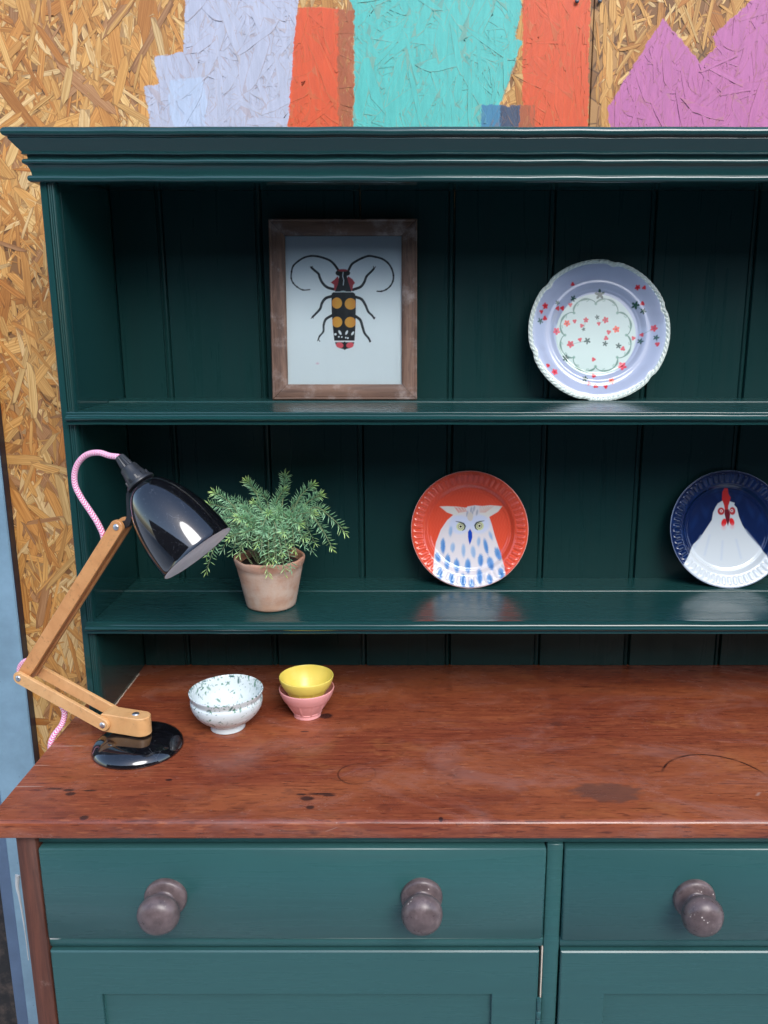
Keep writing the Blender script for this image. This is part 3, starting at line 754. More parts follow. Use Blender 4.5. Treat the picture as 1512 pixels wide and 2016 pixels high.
def plate(name, label, group, bottom, lean, rad, height, paint_fn, wob=None, nr=150, ns=420, mat=M_GLAZE):
    """a plate standing on its edge at `bottom`, leaning back; height(r, t) is the glaze surface in fractions of the radius"""
    root = thing(name, label, 'plate', bottom, group)
    rr = np.concatenate([np.linspace(0.0, .94, nr - 18), np.linspace(.945, 1.0, 18)]); rr[0] = 1e-4
    tt = np.linspace(0, 2 * PI, ns, endpoint=False)
    Rg, Tg = np.meshgrid(rr, tt, indexing='ij')
    outr = np.ones_like(Tg) if wob is None else wob(Tg)
    x = Rg * np.cos(Tg); y = Rg * np.sin(Tg)
    hf = height(Rg, Tg)
    k = 1 + (outr - 1) * np.clip((Rg - .7) / .3, 0, 1)
    xs, ys = x * k, y * k
    colr = paint_fn(x.ravel(), y.ravel())
    up = Vector((0, math.sin(lean), math.cos(lean))); nn = Vector((0, -math.cos(lean), math.sin(lean))); O = Vector(bottom) + up * rad
    F = (np.array(O)[None, None] + rad * (xs[..., None] * np.array((1, 0, 0)) + ys[..., None] * np.array(up) + hf[..., None] * np.array(nn))).reshape(-1, 3)
    i, j = np.meshgrid(np.arange(nr - 1), np.arange(ns), indexing='ij'); j2 = (j + 1) % ns
    faces = np.stack([i * ns + j, (i + 1) * ns + j, (i + 1) * ns + j2, i * ns + j2], -1).reshape(-1, 4)
    # back of the plate: a coarser shell a few millimetres behind
    rb = np.array([1.0, .97, .9, .75, .6, .55, .54, .50, .49, .02]); hb = np.array([-.03, -.05, -.075, -.15, -.19, -.195, -.215, -.215, -.19, -.185])
    h_edge = float(np.mean(hf[-1])); base0 = len(F)
    back = []
    for q, h in zip(rb, hb):
        kk = 1 + (outr[-1] - 1) * (q > .95)
        back.append(np.array(O)[None] + rad * ((q * kk * np.cos(tt))[:, None] * np.array((1, 0, 0)) + (q * kk * np.sin(tt))[:, None] * np.array(up) + (h + h_edge) * np.array(nn)[None]))
    B = np.concatenate(back); nb_ = len(rb)
    i, j = np.meshgrid(np.arange(nb_ - 1), np.arange(ns), indexing='ij'); j2 = (j + 1) % ns
    fb = np.stack([base0 + i * ns + j, base0 + (i + 1) * ns + j, base0 + (i + 1) * ns + j2, base0 + i * ns + j2], -1).reshape(-1, 4)
    jj = np.arange(ns); j2 = (jj + 1) % ns; e0 = (nr - 1) * ns
    fe = np.stack([e0 + jj, base0 + jj, base0 + j2, e0 + j2], -1)
    V = np.concatenate([F, B]); FA = np.concatenate([faces, fe, fb]).tolist() + [tuple(base0 + (nb_ - 1) * ns + q for q in range(ns))]
    cb = np.concatenate([colr, np.repeat(colr[-ns:], nb_, 0)[:len(B)] * 0 + np.array((.66, .65, .62))])
    cb[base0:base0 + ns] = colr[-ns:]
    mesh_obj('dish', V.tolist(), FA, mat, root, 70, cattr=cb)
    return root
def smooth(a, b, x): t = np.clip((x - a) / (b - a), 0, 1); return t * t * (3 - 2 * t)
def ribbed(r, t):                 # flat well, soft wall, flared rim pressed into ribs
    h = -.145 + .075 * smooth(.69, .79, r) + .07 * smooth(.74, 1.0, r)
    h += .010 * np.exp(-((r - .69) / .02) ** 2)
    rb = np.abs(np.sin(t * 29)) ** .7
    h += .020 * (rb - .5) * smooth(.80, .83, r) * (1 - smooth(.92, .965, r))
    h -= .012 * smooth(.975, 1.0, r) ** 2
    return h
def owl_paint(x, y):
    p = Paint(x * 595 + 740, 719 - y * 590, lin(228, 82, 56)); S = 8
    nz = np.sin(p.x * .31 + np.sin(p.y * .05) * 3) * np.sin(p.y * .023 + p.x * .11)
    p.put(np.clip(nz, 0, 1), lin(236, 104, 76), .5)
    white = lin(226, 220, 222); pale = lin(206, 216, 240)
    p.poly([(362, 1400), (365, 1180), (376, 1000), (400, 850), (450, 720), (515, 625), (580, 568), (640, 545), (700, 520), (722, 486), (800, 474), (872, 482), (866, 520), (945, 590), (968, 660), (1000, 780), (1040, 900), (1068, 1000), (1088, 1090), (1102, 1200), (1110, 1400)], white, S)
    p.poly([(438, 486), (520, 483), (620, 488), (720, 500), (705, 540), (640, 580), (580, 572), (510, 545)], lin(228, 224, 216), S)
    p.poly([(870, 482), (960, 474), (1078, 484), (1035, 540), (940, 595), (850, 570), (850, 510)], lin(228, 224, 216), S)
    for k in range(7):
        p.line([(592 + 16 * k, 492 + (k % 2) * 8), (632 + 13 * k, 548 - 2 * k)], 7, lin(220, 92, 74), S, .75)
        p.line([(985 - 22 * k, 486), (905 - 9 * k, 545)], 6, lin(226, 140, 120), S, .6)
    p.ell(640, 670, 105, 95, pale, 0, 30, .9); p.ell(845, 665, 105, 95, pale, 0, 30, .9); p.ell(745, 640, 60, 60, pale, 0, 30, .8)
    for q in ((760, 520), (790, 508), (720, 560), (770, 560), (820, 548), (745, 590)): p.ell(*q, 11, 30, lin(150, 160, 180), .2, S, .7)
    p.ell(750, 590, 30, 45, lin(214, 206, 196), 0, S)
    for sx, cx, cy in ((1, 652, 690), (-1, 845, 683)):
        p.ell(cx, cy, 44, 44, lin(208, 214, 168), 0, S); p.ell(cx, cy, 26, 26, lin(40, 44, 40), 0, S); p.ell(cx, cy, 21, 21, lin(232, 232, 200), 0, S); p.ell(cx, cy, 12, 12, lin(16, 18, 20), 0, S)
        p.line([(cx - 48 * sx, cy - 52), (cx - 6 * sx, cy - 44), (cx + 30 * sx, cy - 30), (cx + 46 * sx, cy - 4), (cx + 38 * sx, cy + 26), (cx + 18 * sx, cy + 42)], lambda t: 5 + 12 * np.sin(PI * t), lin(66, 72, 76), S)
    p.poly([(748, 712), (770, 752), (772, 800), (760, 840), (745, 874), (733, 835), (727, 790), (727, 745)], lin(28, 74, 184), S)
    for cx, cy, ry, rx, an, dk in ((470, 885, 75, 25, 0, 1), (570, 900, 46, 24, .1, 0), (680, 930, 64, 20, 0, 0), (780, 945, 58, 25, -.1, 0), (835, 840, 44, 18, .1, 0), (910, 890, 76, 22, -.2, 1), (960, 780, 42, 17, -.35, 0), (548, 735, 48, 19, .1, 0), (1032, 965, 64, 30, -.3, 1),
                               (420, 1000, 46, 30, -.2, 1), (515, 1045, 74, 30, .1, 1), (610, 1085, 68, 30, 0, 1), (725, 1088, 72, 30, 0, 1), (855, 1030, 62, 28, 0, 1), (955, 1062, 66, 34, -.2, 1), (437, 1165, 62, 27, .1, 1), (555, 1215, 58, 28, 0, 1), (670, 1238, 74, 30, 0, 1), (757, 1268, 50, 27, -.1, 1), (840, 1192, 74, 30, 0, 1), (940, 1222, 52, 28, -.1, 1), (1060, 1165, 62, 30, -.15, 1)):
        p.ell(cx, cy, rx, ry, lin(92, 150, 206) if dk else lin(160, 188, 220), an, S * 1.6, .92, .16)
        p.ell(cx + 5, cy + 14, rx * .45, ry * .7, lin(64, 122, 192) if dk else lin(140, 172, 212), an, S * 2, .7, .2)
    r = np.hypot(x, y); p.put(smooth(.985, .997, r), lin(246, 190, 180), .8)
    return p.c
def hen_paint(x, y):
    p = Paint(x * 772 + 1050, 920 - y * 770, lin(14, 34, 78)); S = 10
    nz = np.sin(p.x * .021 + 1) * np.sin(p.y * .017 + np.sin(p.x * .03)); p.put(np.clip(nz, 0, 1), lin(22, 52, 104), .5)
    white = lin(212, 220, 224)
    p.poly([(400, 1800), (420, 1420), (480, 1330), (575, 1190), (612, 1120), (700, 1040), (800, 890), (862, 800), (880, 700), (915, 625), (945, 580), (985, 555), (1050, 520), (1100, 552), (1166, 572), (1160, 600), (1195, 640), (1222, 760), (1262, 860), (1330, 975), (1395, 1050), (1500, 1160), (1570, 1300), (1620, 1400), (1660, 1800)], white, S)
    for a, b in (((720, 1010), (610, 1180)), ((1300, 930), (1480, 1150)), ((830, 1000), (760, 1260)), ((1180, 1060), (1240, 1300)), ((1000, 1080), (980, 1320))):
        p.line([a, b], 26, lin(190, 204, 222), 24, .55)
    p.poly([(1032, 378), (1076, 384), (1084, 450), (1112, 500), (1100, 565), (1082, 612), (1078, 670), (1034, 670), (1026, 602), (1000, 530), (1006, 430)], lin(196, 44, 44), S)
    for cx, cy, rx, ry in ((985, 683, 46, 50), (1135, 680, 40, 52)):
        p.ell(cx, cy, rx, ry, lin(190, 60, 64), 0, S); p.ell(cx + (3 if cx < 1050 else -8), cy - 4, 19, 19, lin(244, 214, 214), 0, S); p.ell(cx + (3 if cx < 1050 else -8), cy - 4, 8, 8, lin(30, 12, 14), 0, S)
    p.ell(1022, 832, 34, 54, lin(226, 40, 46), .3, S); p.ell(1126, 822, 32, 52, lin(226, 40, 46), -.3, S)
    p.ell(1018, 890, 26, 34, lin(232, 150, 160), 0, 30, .5); p.ell(1130, 880, 26, 34, lin(232, 150, 160), 0, 30, .5)
    p.poly([(1032, 664), (1086, 656), (1106, 720), (1096, 800), (1074, 880), (1046, 790), (1030, 720)], lin(112, 30, 44), S)
    r = np.hypot(x, y); p.put(smooth(.985, .997, r), lin(170, 186, 220), .7)
    return p.c
NB = 84
def scallop(t):
    return 1 - .018 * np.exp(-((((t + .20) / (2 * PI) * 6) % 1 - .5) / .06) ** 2)
def rope_h(r, t):
    h = -.13 + .055 * smooth(.58, .70, r) + .075 * smooth(.72, .95, r)
    h += .006 * np.exp(-((r - .60) / .015) ** 2)
    k = smooth(.940, .952, r) * (1 - smooth(.985, 1.0, r) * .5)
    q = np.clip((r - .945) / .055, 0, 1)
    h += k * (.013 * np.sin(PI * q) + .0085 * np.sin(t * NB + 5 * q))
    return h
def flower_paint(x, y):
    p = Paint(x * 591 + 756, 727 - y * 580, lin(172, 182, 206)); S = 6
    r = np.hypot(x, y); t = np.arctan2(y, x)
    p.put(np.clip(np.sin(p.x * .013) * np.sin(p.y * .011 + 1), 0, 1), lin(182, 192, 214), .4)
    cx, cy = 742, 750
    d = np.hypot(p.x - cx, (p.y - cy)); p.put((338 - d) / S + .5, lin(196, 216, 208))
    # green scalloped border of eight lobes with small scrolls
    ang = np.arctan2(p.y - cy, p.x - cx); lob = np.abs(np.sin((ang + PI / 2) * 4))
    rr = 258 + 54 * lob ** .6
    wv = 14 + 5 * np.sin(ang * 16)
    p.put((wv / 2 - np.abs(d - rr)) / S + .5, lin(74, 122, 104), .95)
    for k in range(8):
        a = -PI / 2 + k * PI / 4
        p.ell(cx + 258 * math.cos(a), cy + 258 * math.sin(a), 12, 12, lin(96, 146, 126), 0, S, .8)
        for q in (-.25, .25):
            b = a + PI / 8 + q * .62
            p.line([(cx + 312 * math.cos(b), cy + 312 * math.sin(b)), (cx + 292 * math.cos(b + .03), cy + 292 * math.sin(b + .03)), (cx + 286 * math.cos(b - .03), cy + 286 * math.sin(b - .03))], 7, lin(110, 156, 138), S, .8)
    for a, b in (((308, 522), (275, 570)), ((418, 535), (460, 530)), ((530, 825), (672, 797)), ((660, 625), (640, 702)), ((755, 602), (768, 655)), ((768, 655), (825, 625)), ((1127, 750), (1220, 702)), ((680, 1155), (735, 1175)), ((1070, 508), (1133, 560)), ((935, 838), (972, 862)), ((818, 1180), (870, 1132)), ((330, 1010), (388, 1062)), ((553, 450), (528, 500)), ((1237, 780), (1245, 835))):
        p.line([a, b], 4, lin(90, 130, 120), S, .8)
    for gx_, gy, q in ((775, 415, 44), (553, 450, 27), (415, 490, 21), (268, 645, 27), (755, 602, 21), (640, 702, 17), (672, 797, 30), (822, 820, 25), (935, 838, 26), (1115, 803, 26), (1237, 780, 25), (1070, 508, 34), (1133, 560, 27), (490, 940, 32), (648, 1115, 27)):
        p.star(gx_, gy, q, lin(40, 78, 66), 5, gx_ * .7, .6, S)
    for rx, ry, q, o in ((540, 340, 18, 0), (1080, 370, 23, 0), (1130, 375, 18, 0), (1125, 498, 20, 0), (308, 522, 27, 0), (275, 570, 18, 0), (308, 620, 22, 0), (418, 535, 20, 0), (460, 530, 21, 0), (528, 500, 19, 0), (500, 652, 29, 1), (565, 635, 19, 0), (660, 625, 24, 0), (625, 672, 19, 0), (825, 625, 29, 0), (768, 655, 18, 0),
                      (915, 702, 31, 1), (852, 725, 21, 0), (830, 775, 21, 0), (610, 787, 19, 0), (530, 825, 32, 0), (412, 718, 32, 2), (972, 862, 22, 0), (1060, 775, 19, 0), (1127, 750, 18, 0), (1220, 702, 30, 0), (1245, 835, 20, 0), (725, 950, 19, 0), (965, 1005, 37, 2), (725, 1087, 20, 0), (388, 1062, 29, 2), (330, 1010, 19, 0), (680, 1155, 19, 0), (735, 1175, 22, 0), (818, 1180, 20, 0), (870, 1132, 28, 1)):
        cc = (lin(204, 50, 62), lin(236, 92, 62), lin(226, 84, 100))[o]
        p.star(rx, ry, q, cc, 5 if q > 22 else 3, rx * 1.3, .35, S)
        if q > 22: p.ell(rx, ry, q * .28, q * .28, lin(150, 24, 34), 0, S, .8)
    rim = smooth(.938, .948, r + .012 * (1 - scallop(t)) / .018 * 0 + .02 * (1 - scallop(t)) / .018)
    p.put((smooth(.928, .938, r) - rim).clip(0, 1), lin(140, 170, 190), .7)
    p.put(rim, lin(216, 226, 216))
    return p.c
plate('dinner_plate', 'lavender plate with cream rope rim and small red flowers on top shelf', 'decorated plates standing on the shelves', (0.3105, 1.3840, Z1 - .0004), R(12), .1172, rope_h, flower_paint, scallop)
plate('dinner_plate', 'orange red plate painted with a white owl with blue feather strokes', 'decorated plates standing on the shelves', (0.1022, 1.3870, Z2 + .0004), R(15), .1028, ribbed, owl_paint)
plate('dinner_plate', 'navy blue plate painted with a white hen with red comb', 'decorated plates standing on the shelves', (0.5565, 1.3870, Z2 + .0004), R(15), .1032, ribbed, hen_paint)

# ------------------------------------------------------------------ framed beetle print
fx0, fx1 = -0.2325, 0.0093; FH = .2915; lean = R(4.6); fy = 1.4045
fp = thing('picture_frame', 'weathered brown wooden frame around a black and orange longhorn beetle print', 'picture', ((fx0 + fx1) / 2, fy, Z1))
upv = Vector((0, math.sin(lean), math.cos(lean))); nv = Vector((0, -math.cos(lean), math.sin(lean)))
FO = Vector((fx0, fy, Z1 + .0006))
def fpt(a, b, d): return FO + Vector((1, 0, 0)) * a + upv * b + nv * d     # across, up, outwards
FW = fx1 - fx0; T = .0258
def frame_piece(corners, mat):    # four corners of one mitred moulding, outer edge first
    (a0, b0), (a1, b1), (a2, b2), (a3, b3) = corners
    lv = [(0, -.012), (0, .0035), (.06, .0050), (.12, .0048), (.16, .0040), (.22, .0044), (.70, .0040), (.88, .0028), (.96, .0012), (1, .0004), (1, -.012)]
    v = []
    for t, d in lv: v += [fpt(a0 + (a3 - a0) * t, b0 + (b3 - b0) * t, d), fpt(a1 + (a2 - a1) * t, b1 + (b2 - b1) * t, d)]
    f = [(2 * i, 2 * i + 1, 2 * i + 3, 2 * i + 2) for i in range(len(lv) - 1)]
    k = len(lv); f += [tuple(2 * i for i in range(k)), tuple(2 * i + 1 for i in range(k))[::-1], (0, 2 * k - 2, 2 * k - 1, 1)]
    return mesh_obj('frame_rail', v, f, mat, fp, 30)
e = .00025
frame_piece([(FW - e, e), (e * 2, e), (T, T), (FW - T, T)][::1], M_FRAMEX)
frame_piece([(e * 2, FH), (FW - e * 2, FH), (FW - T, FH - T), (T, FH - T)], M_FRAMEX)
frame_piece([(0, e * 3), (0, FH - e * 3), (T - e, FH - T - e), (T - e, T + e)], M_FRAMEZ)
frame_piece([(FW, FH - e * 3), (FW, e * 3), (FW - T + e, T + e), (FW - T + e, FH - T - e)], M_FRAMEZ)
na, nb2 = 250, 330
A, B = np.meshgrid(np.linspace(T - .003, FW - T + .003, na), np.linspace(T - .003, FH - T + .003, nb2), indexing='xy')
# photograph coordinates of the print (5.4 px per px of the photograph), for drawing
U = 540 + (A / FW) * (821 - 534.5) ; U = (A / FW * 286.5 + 534.5 - 540) * 5.4
Vv = ((1 - B / FH) * 352 + 434.5 - 480) * 5.4
def beetle(x, y):
    p = Paint(x, y, (.72, .80, .84)); S = 5; K = lin(14, 22, 30)
    n0 = np.sin(x * .9 + np.sin(y * .3)) * np.sin(y * .7 + x * .2)
    def limb(P, w0, w1, gaps=True):
        P3 = [(q.x, q.y) for q in spline([(a, b, 0) for a, b in P], 7)]
        p.line(P3, lambda t: 1.05 * (w0 + (w1 - w0) * t), K, S)
        if gaps: p.line([(a + 2, b - 2) for a, b in P3[8:-4]], 3.5, lin(110, 140, 150), S * 1.5, .45)
        for a, b in P[1:-1]: p.ell(a, b, 10, 10, K, 0, S)
    limb([(688, 275), (645, 215), (600, 175), (540, 150), (470, 132), (400, 128), (330, 145), (270, 180), (215, 230), (195, 290), (190, 360), (210, 410), (250, 450), (310, 482), (385, 479)], 24, 11)
    limb([(798, 272), (830, 215), (880, 180), (940, 150), (1010, 128), (1080, 138), (1150, 158), (1210, 200), (1250, 260), (1268, 330), (1262, 390), (1235, 440), (1190, 478), (1140, 496), (1095, 496)], 24, 13)
    limb([(645, 476), (570, 455), (520, 410), (490, 350), (480, 315), (440, 280), (405, 248)], 28, 22); limb([(838, 480), (920, 450), (960, 400), (985, 340), (1030, 295), (1062, 262)], 28, 20)
    limb([(615, 548), (550, 570), (510, 620), (490, 680), (440, 735), (408, 765)], 30, 20); limb([(866, 555), (930, 580), (970, 640), (1000, 710), (1040, 750), (1062, 782)], 30, 18)
    limb([(615, 750), (550, 790), (525, 850), (520, 920), (480, 970), (465, 1005)], 28, 14); limb([(866, 760), (915, 800), (940, 880), (960, 940), (1000, 990), (1018, 1025)], 30, 20)
    for P in (((405, 248), (392, 240)), ((405, 250), (415, 236)), ((1062, 262), (1080, 240)), ((1062, 262), (1058, 236)), ((408, 765), (392, 782)), ((408, 765), (415, 780)), ((1062, 782), (1072, 770)), ((1062, 782), (1060, 788)), ((465, 1005), (455, 1020)), ((465, 1005), (482, 1026)), ((1018, 1025), (1010, 1032))): p.line(P, 9, K, S)
    RED = lin(158, 50, 60)
    p.poly([(680, 338), (645, 375), (606, 404), (640, 428), (640, 485), (660, 492), (700, 380)], RED, S); p.poly([(790, 338), (835, 368), (862, 408), (842, 432), (832, 490), (812, 492), (770, 380)], RED, S)
    p.poly([(698, 330), (775, 330), (792, 400), (825, 500), (648, 500), (682, 420)], K, S)
    p.ell(735, 308, 58, 42, K, 0, S); p.ell(690, 305, 32, 28, lin(8, 8, 12), 0, S); p.ell(780, 305, 32, 28, lin(8, 8, 12), 0, S); p.ell(735, 277, 54, 13, RED, 0, S)
    p.line([(738, 298), (733, 340), (744, 380), (738, 430)], 9, lin(190, 206, 212), S, .9)
    p.poly([(614, 520), (632, 506), (840, 506), (862, 522), (870, 580), (868, 700), (862, 880), (852, 1010), (846, 1050), (800, 1098), (745, 1112), (690, 1098), (650, 1060), (634, 1010), (622, 880), (611, 700), (611, 560)], K, S)
    p.ell(735, 497, 27, 7, lin(176, 196, 200), 0, S, .9)
    for cx, cy, rx, ry in ((668, 620, 54, 58), (812, 628, 60, 60), (668, 820, 54, 56), (808, 822, 58, 56)):
        q = Paint(x, y, (0, 0, 0)); q.ell(cx, cy, rx, ry, (1, 1, 1), 0, S); clip = ((x > 618) & (x < 864)).astype(float)
        p.put(q.c[:, 0] * clip, lin(214, 158, 62)); out = np.clip(np.abs(x - 738) / 125 - .45, 0, 1) * 1.4
        p.put(q.c[:, 0] * clip * out * .55, lin(190, 92, 40))
    for cx, cy, rx, ry, an in ((697, 932, 12, 26, -.5), (768, 932, 11, 24, .45), (832, 940, 11, 22, .6), (648, 950, 13, 12, 0), (684, 977, 9, 8, 0), (716, 979, 8, 7, 0), (758, 986, 8, 8, 0), (780, 990, 9, 9, 0)): p.ell(cx, cy, rx, ry, lin(224, 232, 238), an, S)
    p.line([(640, 1026), (846, 1026)], 15, lin(232, 236, 242), S)
    p.ell(692, 1066, 40, 30, lin(214, 84, 96), .2, S); p.ell(802, 1066, 40, 30, lin(214, 84, 96), -.2, S); p.line([(745, 1036), (745, 1108)], 20, K, S)
    p.ell(452, 1262, 16, 10, lin(214, 150, 176), 0, 12, .6)
    return p.c
cc = beetle(U.ravel(), Vv.ravel())
V = [fpt(a, b, -.0045) for a, b in zip(A.ravel(), B.ravel())]
i, j = np.meshgrid(np.arange(nb2 - 1), np.arange(na - 1), indexing='ij')
FA = np.stack([i * na + j, i * na + j + 1, (i + 1) * na + j + 1, (i + 1) * na + j], -1).reshape(-1, 4).tolist()
mesh_obj('beetle_print', V, FA, M_PRINT, fp, 0, cattr=cc)
def slab(name, a0, a1, b0, b1, d0, d1, mat, parent):
    v = [fpt(a, b, d) for d in (d0, d1) for a, b in ((a0, b0), (a1, b0), (a1, b1), (a0, b1))]
    return mesh_obj(name, v, [(3, 2, 1, 0), (4, 5, 6, 7), (0, 1, 5, 4), (1, 2, 6, 5), (2, 3, 7, 6), (3, 0, 4, 7)], mat, parent, 0)
slab('backing_board', T - .004, FW - T + .004, T - .004, FH - T + .004, -.0105, -.0055, M_STILE, fp)
slab('glass_pane', T - .0005, FW - T + .0005, T - .0005, FH - T + .0005, -.0030, -.0012, M_PANE, fp)

# ------------------------------------------------------------------ desk lamp
PHI = R(17); BX, BY = -.412, 1.145
EX = Vector((-math.cos(PHI), math.sin(PHI), 0)); NXv = Vector((-math.sin(PHI), -math.cos(PHI), 0))
def LW(s, z, off=0.0): return Vector((BX, BY, z)) + EX * s + NXv * off
lamp = thing('desk_lamp', 'jointed beech desk lamp with black shade and pink cable at the counter end', 'lamp', (BX, BY, CT))
v, f, _ = lathe([(.0665, .0004), (.0672, .0018), (.0668, .0040), (.0645, .0085), (.0600, .0130), (.0520, .0172), (.0420, .0202), (.0300, .0220), (.0150, .0229), (.0001, .0230)], (BX, BY, CT), (0, 0, 1), 96)
mesh_obj('base', v, f, M_BLACK, lamp, 80)
def stadium(s0, z0, s1, z1, w, n=12, square0=False):
    a = Vector((s0, z0)); b = Vector((s1, z1)); d = (b - a).normalized(); th = math.atan2(d.y, d.x); o = []
    for k in range(n + 1): q = th - PI / 2 + PI * k / n; o.append((b.x + w * math.cos(q), b.y + w * math.sin(q)))
    for k in range(n + 1): q = th + PI / 2 + PI * k / n; o.append((a.x + w * math.cos(q), a.y + w * math.sin(q)))
    return o
mpv = lambda a, b, d: LW(a, b, d)
# pivot block seen from above: square inner end, rounded outer end
ol = [(.0510, -.0140), (.0510, .0140)] + [(-.0090 + .0140 * math.cos(q), .0140 * math.sin(q)) for q in [PI / 2 + PI * k / 14 for k in range(15)]]
v, f = prism(ol, lambda a, b, d: LW(a, d, b), .9246, .9540, .0012); mesh_obj('pivot_block', v, f, M_BEECH, lamp, 40)
v, f, _ = lathe([(.0092, 0), (.0092, .0024)], (BX, BY, .9226), (0, 0, 1), 24); mesh_obj('pivot_pin', v, f, M_STEEL, lamp)
def bolt(s, z, off, ax, r=.0046):
    v, f, _ = lathe([(r * 1.05, -.0004), (r * 1.05, .0006), (r * .95, .0013), (r * .6, .0021), (.0001, .0025)], LW(s, z, off), ax, 22); mesh_obj('bolt', v, f, M_STEEL, lamp, 70)
bolt(0, .9541, 0, (0, 0, 1), .0052)
P0, P1, P2 = (.0445, .9395), (.1900, .9953), (-.0015, 1.2450)
for o0, o1 in ((.0146, .0206), (-.0206, -.0146)):
    v, f = prism(stadium(*P0, *P1, .0098), mpv, o0, o1, .0008); mesh_obj('lower_arm', v, f, M_BEECH, lamp, 40)
for o0, o1 in ((.0056, .0120), (-.0120, -.0056)):
    v, f = prism(stadium(*P1, *P2, .0100), mpv, o0, o1, .0008); mesh_obj('upper_arm', v, f, M_BEECH2, lamp, 40)
for (s, z), q in ((P0, .0206), (P1, .0206), (P2, .0120)):
    bolt(s, z, q, NXv); bolt(s, z, -q, -NXv)
for (s, z), q in ((P1, .0146), (P2, .0056)):
    v, f, _ = lathe([(.0036, -q), (.0036, q)], LW(s, z), NXv, 14); mesh_obj('spacer', v, f, M_STEEL, lamp)
# shade: axis from the neck to the middle of the open rim, in the plane of the arm
NK = LW(-.0415, 1.3050); RC = LW(-.1217, 1.2147); AX = (RC - NK).normalized(); SL = (RC - NK).length
Rr = .0560
sp = []
for k in range(27):
    t = k / 26; sp.append((.0195 + (Rr - .0195) * (1 - (1 - t) ** 2.15) ** .72, SL * t))
outer = [(.0140, -.0030), (.0165, -.0026)] + sp + [(Rr + .0006, SL + .0006), (Rr, SL + .0012)]
inner = [(Rr - .0006, SL + .0011), (Rr - .0012, SL)] + [(max(r - .0014, .003), h + .0006) for r, h in sp[::-1]] + [(.001, .0010)]
v, f, _ = lathe(outer, NK, AX, 96); f = f[:-2]; shd = mesh_obj('shade', v, f, M_BLACK, lamp, 60)
v, f, _ = lathe(inner, NK, AX, 96); f = f[:-1]; mesh_obj('lining', v, f, M_SHADEIN, shd, 60)
# lamp holder, its collar and the cable grip
v, f, _ = lathe([(.0100, -.0330), (.0122, -.0318), (.0128, -.0290), (.0135, -.0230), (.0150, -.0180), (.0166, -.0120), (.0172, -.0090), (.0172, -.0070), (.0205, -.0068), (.0210, -.0052), (.0210, -.0030), (.0190, -.0020)], NK, AX, 40)
hold = mesh_obj('lamp_holder', v, f, M_BLACKM, lamp, 40)
mbk = MB()
for k in range(10):
    q = 2 * PI * k / 10; ux = AX.orthogonal().normalized(); uy = AX.cross(ux)
    c0 = NK + AX * -.0115 + (ux * math.cos(q) + uy * math.sin(q)) * .0168; tn = (-ux * math.sin(q) + uy * math.cos(q)); rd = (ux * math.cos(q) + uy * math.sin(q))
    vv = [c0 + AX * a + tn * b + rd * c for a in (-.003, .003) for b in (-.0012, .0012) for c in (-.002, .0012)]
    mbk.add(vv, [(0, 1, 3, 2), (4, 6, 7, 5), (0, 4, 5, 1), (2, 3, 7, 6), (1, 5, 7, 3), (0, 2, 6, 4)])
mbk.obj('grip_ribs', M_BLACKM, hold, 0)
v, f, _ = lathe([(.0052, -.0520), (.0064, -.0512), (.0082, -.0400), (.0088, -.0330)], NK, AX, 30, lambda r, h, t: (r * (1 + .05 * math.cos(15 * t)), h)); mesh_obj('cable_grip', v, f, M_BLACKM, hold, 30)
# bracket that carries the shade on the end of the arm
bp = [(-.0015, 1.2450), (-.0130, 1.2490), (-.0185, 1.2590), (-.0200, 1.2740), (-.0215, 1.2900), (-.0300, 1.3030)]
pts = spline([(a, b, 0) for a, b in bp], 6); v = []; f = []
for k, p in enumerate(pts):
    d = (pts[min(k + 1, len(pts) - 1)] - pts[max(k - 1, 0)]).normalized(); nrm = Vector((-d.y, d.x, 0)); hw = .0075 - .002 * math.sin(PI * k / (len(pts) - 1))
    for a, b in ((-1, -.0045), (1, -.0045), (1, .0045), (-1, .0045)):
        q = p + nrm * hw * a * (.75 if a else 1); v.append(LW(q.x, q.y, b))
for k in range(len(pts) - 1):
    for i in range(4): f.append((k * 4 + i, k * 4 + (i + 1) % 4, k * 4 + 4 + (i + 1) % 4, k * 4 + 4 + i))
f += [(3, 2, 1, 0), tuple(len(v) - 4 + q for q in range(4))]; f = [q[::-1] for q in f]
mesh_obj('shade_bracket', v, f, M_BLACKM, lamp, 30)
# fabric cable
ge = NK - AX * .050
cpts = [ge + AX * .010, ge, LW(.0090, 1.3440), LW(.0255, 1.3475), LW(.0450, 1.3440), LW(.0605, 1.3325), LW(.0690, 1.3172), LW(.0702, 1.2988), LW(.0620, 1.2808), LW(.0490, 1.2625), LW(.0370, 1.2440), LW(.0300, 1.2250),
        LW(.0330, 1.2020), LW(.0560, 1.1690), LW(.1000, 1.1130), LW(.1400, 1.0600), LW(.1640, 1.0330), LW(.1800, 1.0205), LW(.1955, 1.0130), LW(.2050, 1.0010), LW(.2030, .9870), LW(.1860, .9770), LW(.1620, .9680), LW(.1400, .9560), LW(.1290, .9400)]
cpts += [Vector((-.5385, 1.178, .9215)), Vector((-.5480, 1.166, .9075)), Vector((-.5525, 1.161, .890)), Vector((-.5535, 1.160, .84)), Vector((-.554, 1.165, .60)), Vector((-.556, 1.18, .30)), Vector((-.57, 1.2, .02))]
v, f, uv = tube(spline(cpts, 10), .0042, 16); mesh_obj('cable', v, f, M_CABLE, lamp, 80, uv=uv)

